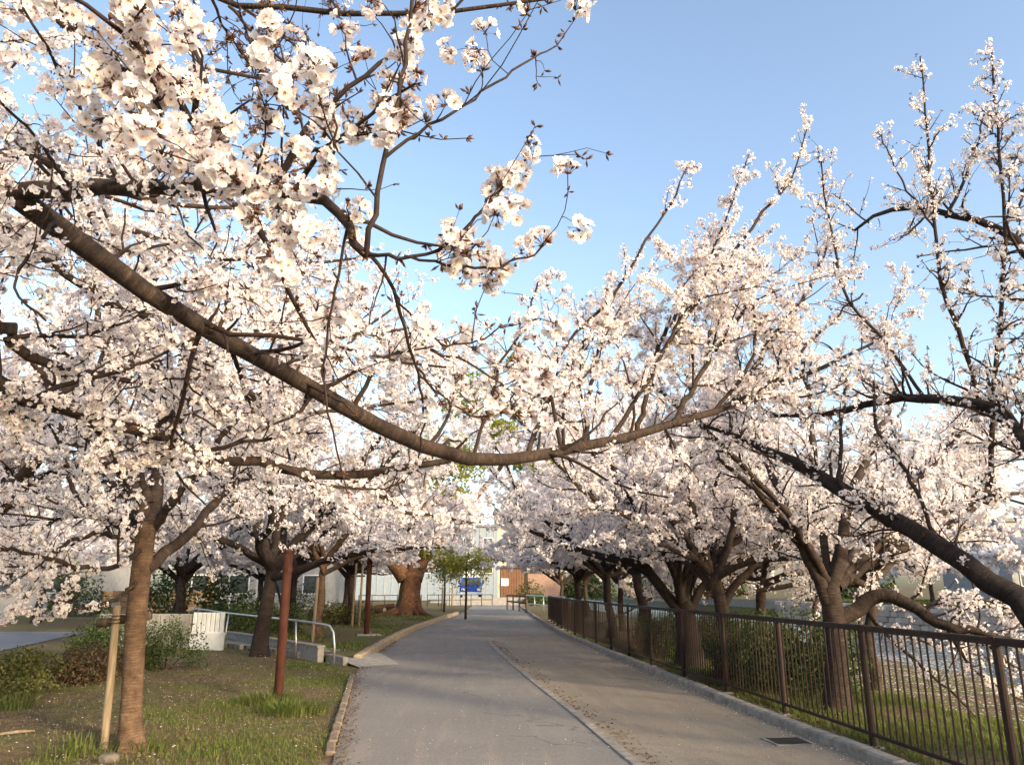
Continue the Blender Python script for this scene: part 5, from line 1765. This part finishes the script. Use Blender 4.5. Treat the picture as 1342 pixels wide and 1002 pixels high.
o = link('crown', leaves_mesh('crown', P - cb, .26, M['leaf_lime'], .4), cam_root); tag(o, kind='stuff')
# exposed roots and cut logs beside it
rt = MB()
for dx_, w_ in ((-2.1, .16), (-1.3, .2), (1.25, .2), (.6, .22), (-.4, .24)):
    e = cb + np.array([dx_, -1.0 - .4 * abs(math.sin(dx_)), 0])
    rt.tube(catmull(np.array([cb + (dx_ * .3, -.35, .35), cb + (dx_ * .6, -.7, .12), e + (0, 0, -.02)]), 8) - cb, np.linspace(w_, w_ * .45, 8), 8)
rt.build('roots', M['bark_red'], cam_root, smooth=True)
for k, (px, py, L_, a_, lb) in enumerate(((505, 804, 1.7, .25, 'grey log lying by the roots of the old tree'), (492, 806, 1.2, -.5, 'short cut log near the thin rust red post'), (497, 800, 2.0, .05, 'reddish log behind the grey logs'))):
    c0 = gp(px, py, .13)
    dv = np.array([math.cos(a_), math.sin(a_), .12]) * L_ / 2
    o = empty('log', (c0[0], c0[1], .13)); tag(o, lb, 'log', 'logs by the old tree')
    MB().tube([-dv + (0, 0, .2), (0, 0, .22), dv + (0, 0, .2)], [.2, .19, .17], 10).build('bark', M['bark_red' if k == 2 else 'bark'], o, smooth=True)
    MB().tube([dv + (0, 0, .2), dv * 1.01 + (0, 0, .2)], [.165, .16], 10).build('cut_end', M['timber'], o)


def young(px, py, d, h, rr, n, lab, m='leaf_lime', size=.16):
    b = at(px, py, d); b[2] = .02
    o = empty('young_tree', b); tag(o, lab, 'tree', 'young green trees at the bend')
    MB().tube([(0, 0, -.1), (.02, 0, h * .4), (.0, .03, h * .75), (.05, 0, h)], [.07, .06, .05, .03], 8).build('trunk', M['twig'], o, smooth=True)
    mb = MB()
    lp_ = []
    for k in range(9):
        a = rng.uniform(0, 6.28); e = rng.uniform(.1, .9)
        t = np.array([math.cos(a) * rr * .7, math.sin(a) * rr * .7, h * .8 + rr * e])
        mb.tube([(0, 0, h * rng.uniform(.6, .9)), t * .55 + np.array([0, 0, h * .38]), t], [.03, .02, .01], 5)
        c_ = t + unit(rng.normal(size=(n // 9, 3))) * rr * .55 * rng.random((n // 9, 1)) ** .5
        c_[:, 2] -= np.abs(rng.normal(size=n // 9)) * rr * .35
        lp_.append(c_)
    mb.build('limb', M['twig'], o)
    f = link('crown', leaves_mesh('crown', np.concatenate(lp_), size, M[m], -.2), o); tag(f, kind='stuff')


young(610, 811, 42.4, 3.3, 1.25, 2200, 'young tree with drooping yellow green leaves beside the asphalt')
young(582, 797, 50, 3.4, 1.5, 2200, 'young olive green tree behind the kerb with two stakes', 'leaf_olive')

# ------------------------------------------------------------------ end of the path: barrier, hut, truck, buildings
def colmat(name, a_, b_=None, rough=.7, **kw):
    b_ = b_ or tuple(x * 1.15 for x in a_)
    return simple(name, a_, b_, 3, rough, .3, **kw)


M['panel_blue'] = colmat('pale_blue_cladding', (.19, .24, .28), (.25, .30, .345))
M['cream'] = colmat('cream_render', (.44, .37, .26), (.54, .46, .33))
M['brownwood'] = colmat('brown_boards', (.13, .06, .03), (.20, .10, .05))
M['brick'] = colmat('red_brick_wall', (.25, .155, .115), (.34, .22, .165))
M['glass'] = colmat('window_glass', (.04, .05, .06), (.08, .09, .10), .15)
M['bluepaint'] = colmat('blue_car_paint', (.015, .055, .30), (.03, .085, .38), .3)
M['pale'] = colmat('pale_render', (.27, .27, .265), (.36, .36, .35))
M['tyre'] = colmat('tyre_rubber', (.015, .015, .015), (.03, .03, .03), .9)
M['greyroof'] = colmat('grey_roof', (.12, .12, .13), (.2, .2, .21))


def building(label, x0, x1, y0, dep, h, wallm, name='building', rows=0, cols=0, ribs=0, roofm='greyroof', z=0.0, wh=1.2, ww=1.0, roofh=.3, first=1.0):
    cx_ = (x0 + x1) / 2
    o = empty(name, (cx_, y0, z)); tag(o, label, 'building')
    w = x1 - x0
    MB().box((0, dep / 2, h / 2 - .1), (w, dep, h + .2)).build('wall', M[wallm], o)
    MB().box((0, dep / 2, h + roofh / 2), (w + .5, dep + .5, roofh)).build('roof', M[roofm], o)
    for k in range(ribs):
        MB().box((-w / 2 + w * (k + .5) / ribs, -.03, h / 2), (.10, .06, h - .1)).build('rib', M['pale'], o)
    for r in range(rows):
        for c_ in range(cols):
            xx = -w / 2 + w * (c_ + .5) / cols; zz = first + (h - first) * (r + .15) / rows + wh / 2
            f = MB()
            for s_ in (-1, 1):
                f.box((xx + s_ * ww / 2, -.03, zz), (.08, .08, wh + .08)); f.box((xx, -.03, zz + s_ * wh / 2), (ww - .08, .08, .08))
            wo = f.build('window', M['white'], o)
            MB().box((xx, -.012, zz), (ww - .08, .02, wh - .08)).build('pane', M['glass'], wo)
    return o


building('long building clad in pale blue ribbed panels across the end of the path', at(440, 780, 104)[0], at(652, 780, 104)[0], 104, 12, 9.5, 'panel_blue', ribs=22, rows=2, cols=8, first=3.0, wh=1.3, ww=1.3)
building('cream rendered tower behind the brown wooden hut', at(650, 780, 112)[0], at(700, 780, 112)[0], 112, 8, 12.5, 'cream', rows=3, cols=2, first=5)
building('red brick building behind the round green bush', at(692, 780, 108)[0], at(738, 780, 108)[0], 108, 10, 3.6, 'brick', roofh=.25)
building('pale building with grey roof across the side street', -48, -22, 47, 10, 6.5, 'pale', rows=2, cols=9, first=.9, wh=1.4, ww=1.5)
building('pale house beyond the white guard rail', -20, -9.5, 58, 9, 6.0, 'pale', rows=2, cols=4, first=.8, wh=1.3, ww=1.4)
building('white house on the far bank behind the cherry trees', 48, 62, 66, 10, 7, 'pale', rows=2, cols=5, first=1, wh=1.3, ww=1.4, z=.3)
building('brown shed on the far bank lawn', 42, 46, 50, 4, 2.6, 'brownwood', rows=1, cols=2, first=.8, wh=.9, ww=.9, z=.3, name='shed')

# brown wooden hut
hx0, hx1 = at(656, 780, 84)[0], at(687, 780, 84)[0]
hw = hx1 - hx0
hut = empty('wooden_hut', ((hx0 + hx1) / 2, 84, 0)); tag(hut, 'brown wooden hut with upright boards at the end of the path', 'hut')
MB().box((0, 1.4, 1.8), (hw - .1, 2.8, 3.7)).build('wall', M['brick'], hut)
for k in range(9):
    MB().bbox((-hw / 2 + hw * (k + .5) / 9, -.03, 1.85), (hw / 9 - .05, .07, 3.55), .01).build('board', M['brownwood'], hut)
MB().bbox((0, 1.3, 3.75), (hw + .3, 3.3, .16), .03).build('roof', M['brownwood'], hut)
MB().box((-hw * .32, -.085, 2.2), (.75, .03, .75)).build('notice', M['white'], hut)

# small blue truck
tx = at(617, 780, 90)[0]
tr = empty('parked_truck', (tx, 90, .35)); tag(tr, 'small blue truck parked facing the path, white board above its windscreen', 'truck')
plat = MB().box((0, .6, -.2), (9, 6, .36)).build('forecourt', M['concrete'], None, (tx, 90, .0)); tag(plat, 'raised concrete forecourt under the blue truck', 'pavement', kind='structure')
plat.location = (tx, 90, .17)
MB().bbox((0, .75, .78), (1.9, 1.6, .72), .08).add([(-.9, 0.02, 1.14), (.9, .02, 1.14), (.8, .3, 1.85), (-.8, .3, 1.85), (-.9, 1.5, 1.14), (.9, 1.5, 1.14), (.8, 1.4, 1.85), (-.8, 1.4, 1.85)],
    [(0, 1, 2, 3), (1, 5, 6, 2), (5, 4, 7, 6), (4, 0, 3, 7), (3, 2, 6, 7)]).build('cab', M['bluepaint'], tr)
MB().add([(-.78, -.005, 1.2), (.78, -.005, 1.2), (.7, .27, 1.78), (-.7, .27, 1.78)], [(0, 1, 2, 3)]).build('windscreen', M['glass'], tr)
MB().bbox((0, 3.0, 1.0), (2.0, 2.7, .9), .05).build('load_bed', M['bluepaint'], tr)
MB().bbox((0, .3, 2.15), (1.5, .1, .55), .02).build('roof_board', M['white'], tr)
MB().bbox((0, -.08, .52), (1.9, .12, .2), .03).build('bumper', M['white'], tr)
for s_ in (-1, 1):
    MB().bbox((s_ * .68, -.06, .82), (.3, .06, .2), .03).build('headlight', M['white'], tr)
    MB().bbox((s_ * 1.05, .25, 1.45), (.16, .08, .28), .02).build('mirror', M['bluepaint'], tr)
    for yy in (.65, 3.2):
        w_ = MB().tube([(s_ * .72, yy, .3), (s_ * .93, yy, .3)], .3, 16).build('wheel', M['tyre'], tr)
        MB().tube([(s_ * .93, yy, .3), (s_ * .945, yy, .3)], .17, 12).build('rim', M['steel'], w_)

tr.scale = (1.3, 1.3, 1.3)
# planter in front of the truck, white parked car left
pb = at(622, 785, 78)
pl_ = empty('brick_planter', (pb[0] + .3, 78, 0)); tag(pl_, 'low orange brick planter in front of the blue truck', 'planter')
for r in range(3):
    for k in range(6):
        MB().bbox((-1.1 + .44 * k + (.2 if r % 2 else 0), 0, .12 + .22 * r), (.42, .5, .2), .015).build('brick', M['brick'], pl_)
MB().bbox((0, 0, .70), (3.0, .6, .08), .02).build('coping', M['kerb_warm'], pl_)

# barrier of rails at the end of the path
def pipe_barrier(a, b, n, h, label, m='steel', rails=(.45, .95), r0=.03):
    a = np.array(a, float); b = np.array(b, float)
    o = empty('pipe_barrier', (a[0], a[1], 0)); tag(o, label, 'barrier', 'pipe barriers at the end of the path')
    d = b - a
    for k in range(n):
        c_ = d * k / (n - 1)
        MB().tube([(c_[0], c_[1], -.1), (c_[0], c_[1], h)], r0 * 1.2, 8).build('post', M[m], o, smooth=True)
    for z in rails:
        MB().tube([(0, 0, z), (d[0], d[1], z)], r0, 8).build('rail', M[m], o, smooth=True)


pipe_barrier(at(690, 800, 58)[:2], at(740, 800, 47)[:2], 5, 1.1, 'pale steel pipe barrier running on from the end of the fence', rails=(.5, 1.08))
pipe_barrier(at(560, 790, 72)[:2], at(645, 790, 74)[:2], 7, 1.0, 'dark pipe barrier across the end of the path', 'black', (.55, 1.0))
pipe_barrier(at(470, 790, 66)[:2], at(552, 790, 70)[:2], 6, 1.0, 'dark pipe barrier in front of the pale blue building', 'black', (.55, 1.0))
pipe_barrier(at(665, 790, 62)[:2], at(690, 790, 54)[:2], 4, 1.1, 'dark timber rail beside the kerb at the end of the path', 'timber_dark', (.6, 1.05), .06)
for px, d, lb in ((695, 80, 'round green bush in front of the red brick building'), (708, 76, 'dark low bush beside the pale steel barrier')):
    p = at(px, 780, d)
    shrub(lb, (p[0], p[1], .02), (1.7, 1.4, 2.3 if px == 695 else 1.0), 1500, .22, 'leaf_olive' if px == 695 else 'leaf_dark', 'bushes at the end of the path', 'round_bush')
# steps at the end
stp = empty('steps', (at(640, 790, 76)[0], 76, 0)); tag(stp, 'shallow concrete steps at the end of the path', 'steps', kind='structure')
for k in range(4):
    MB().bbox((0, k * .6, .05 + .1 * k), (8, .6, .1 + .2 * k), .02).build('step', M['concrete'], stp)
# branching litter box, far side
# ------------------------------------------------------------------ far bank: wall of stones and lawn
fb = empty('retaining_wall', (35.4, 20, -1.6)); tag(fb, 'pale pinkish stone retaining wall along the far bank', 'wall')
pk = [colmat('bank_stone_%d' % i, a_) for i, a_ in enumerate(((.44, .33, .26), (.52, .41, .33), (.37, .28, .22)))]
st_me = [MB().bbox((0, 0, 0), (.55, .98 + .0, .43), .08).mesh('stone', m_) for m_ in pk]
for r in range(4):
    for k in range(72):
        link('stone', random.choice(st_me), fb, (random.uniform(-.08, .08), k * 1.02 + (.5 if r % 2 else 0) - 6, .24 + r * .455))
MB().box((.5, 60, .9), (.5, 200, 1.9)).build('core', M['concrete'], fb)
n = 26000
X = 36.2 + 9 * rng.random(n) ** 1.3; Y = 14 + 70 * rng.random(n)
blades('far_bank_grass', X, Y, rng.uniform(.15, .4, n), 'grass', 'bright green lawn on the far bank', .8, .05, np.full(n, .24))
# petals drifting on the river near the bank
n = 9000
X = 19.5 + 9 * rng.random(n) ** 1.6; Y = 16 + 40 * rng.random(n)
ok_ = noise2(X * .5, Y * .3) > rng.uniform(-.6, .6, n)
X, Y = X[ok_], Y[ok_]
V, fa, mi = stamp([(PET, np.stack([X, Y, np.full(len(X), -1.54)], 1), np.tile([0, 0, 1.0], (len(X), 1)), rng.uniform(.05, .12, len(X)))])
o = link('floating_petals', raw_mesh('floating_petals', V, fa, [M['petal']], mi)); tag(o, 'pale petals drifting on the river', 'petals', kind='stuff')
print('TRIS total', TRI[0])

# pale petals strewn on the earth of the near shore
n = 16000
X = 7.5 + 12 * rng.random(n); Y = 10 + 30 * rng.random(n)
V, fa, mi = stamp([(PET, np.stack([X, Y, terr(X, Y) + .012], 1), np.tile([0, 0, 1.0], (n, 1)) + rng.normal(size=(n, 3)) * .15, rng.uniform(.02, .05, n))])
o = link('shore_petals', raw_mesh('shore_petals', V, fa, [M['petal']], mi)); tag(o, 'pale petals strewn over the earth of the river shore', 'petals', kind='stuff')
for k, (x, y) in enumerate(((50, 20), (52, 28), (51, 37), (53, 45), (50, 60), (52, 74), (48, 92), (40, 120), (28, 118), (18, 112))):
    shrub(('tall evergreen closing the far bank behind the cherries', 'dark evergreen beyond the second row of the far bank', 'broad evergreen behind the far bank lawn', 'evergreen next to the brown shed', 'evergreen beside the white house',
           'evergreen past the white house', 'evergreen where the river bends', 'distant evergreen past the bend', 'distant evergreen at the head of the river', 'distant evergreen behind the brick building')[k],
          (x, y, .2), (4.2, 4.0, 5.5 + (k % 3)), 2600, .5, 'leaf_dark', 'evergreens beyond the far bank', 'evergreen_tree', 'tree')
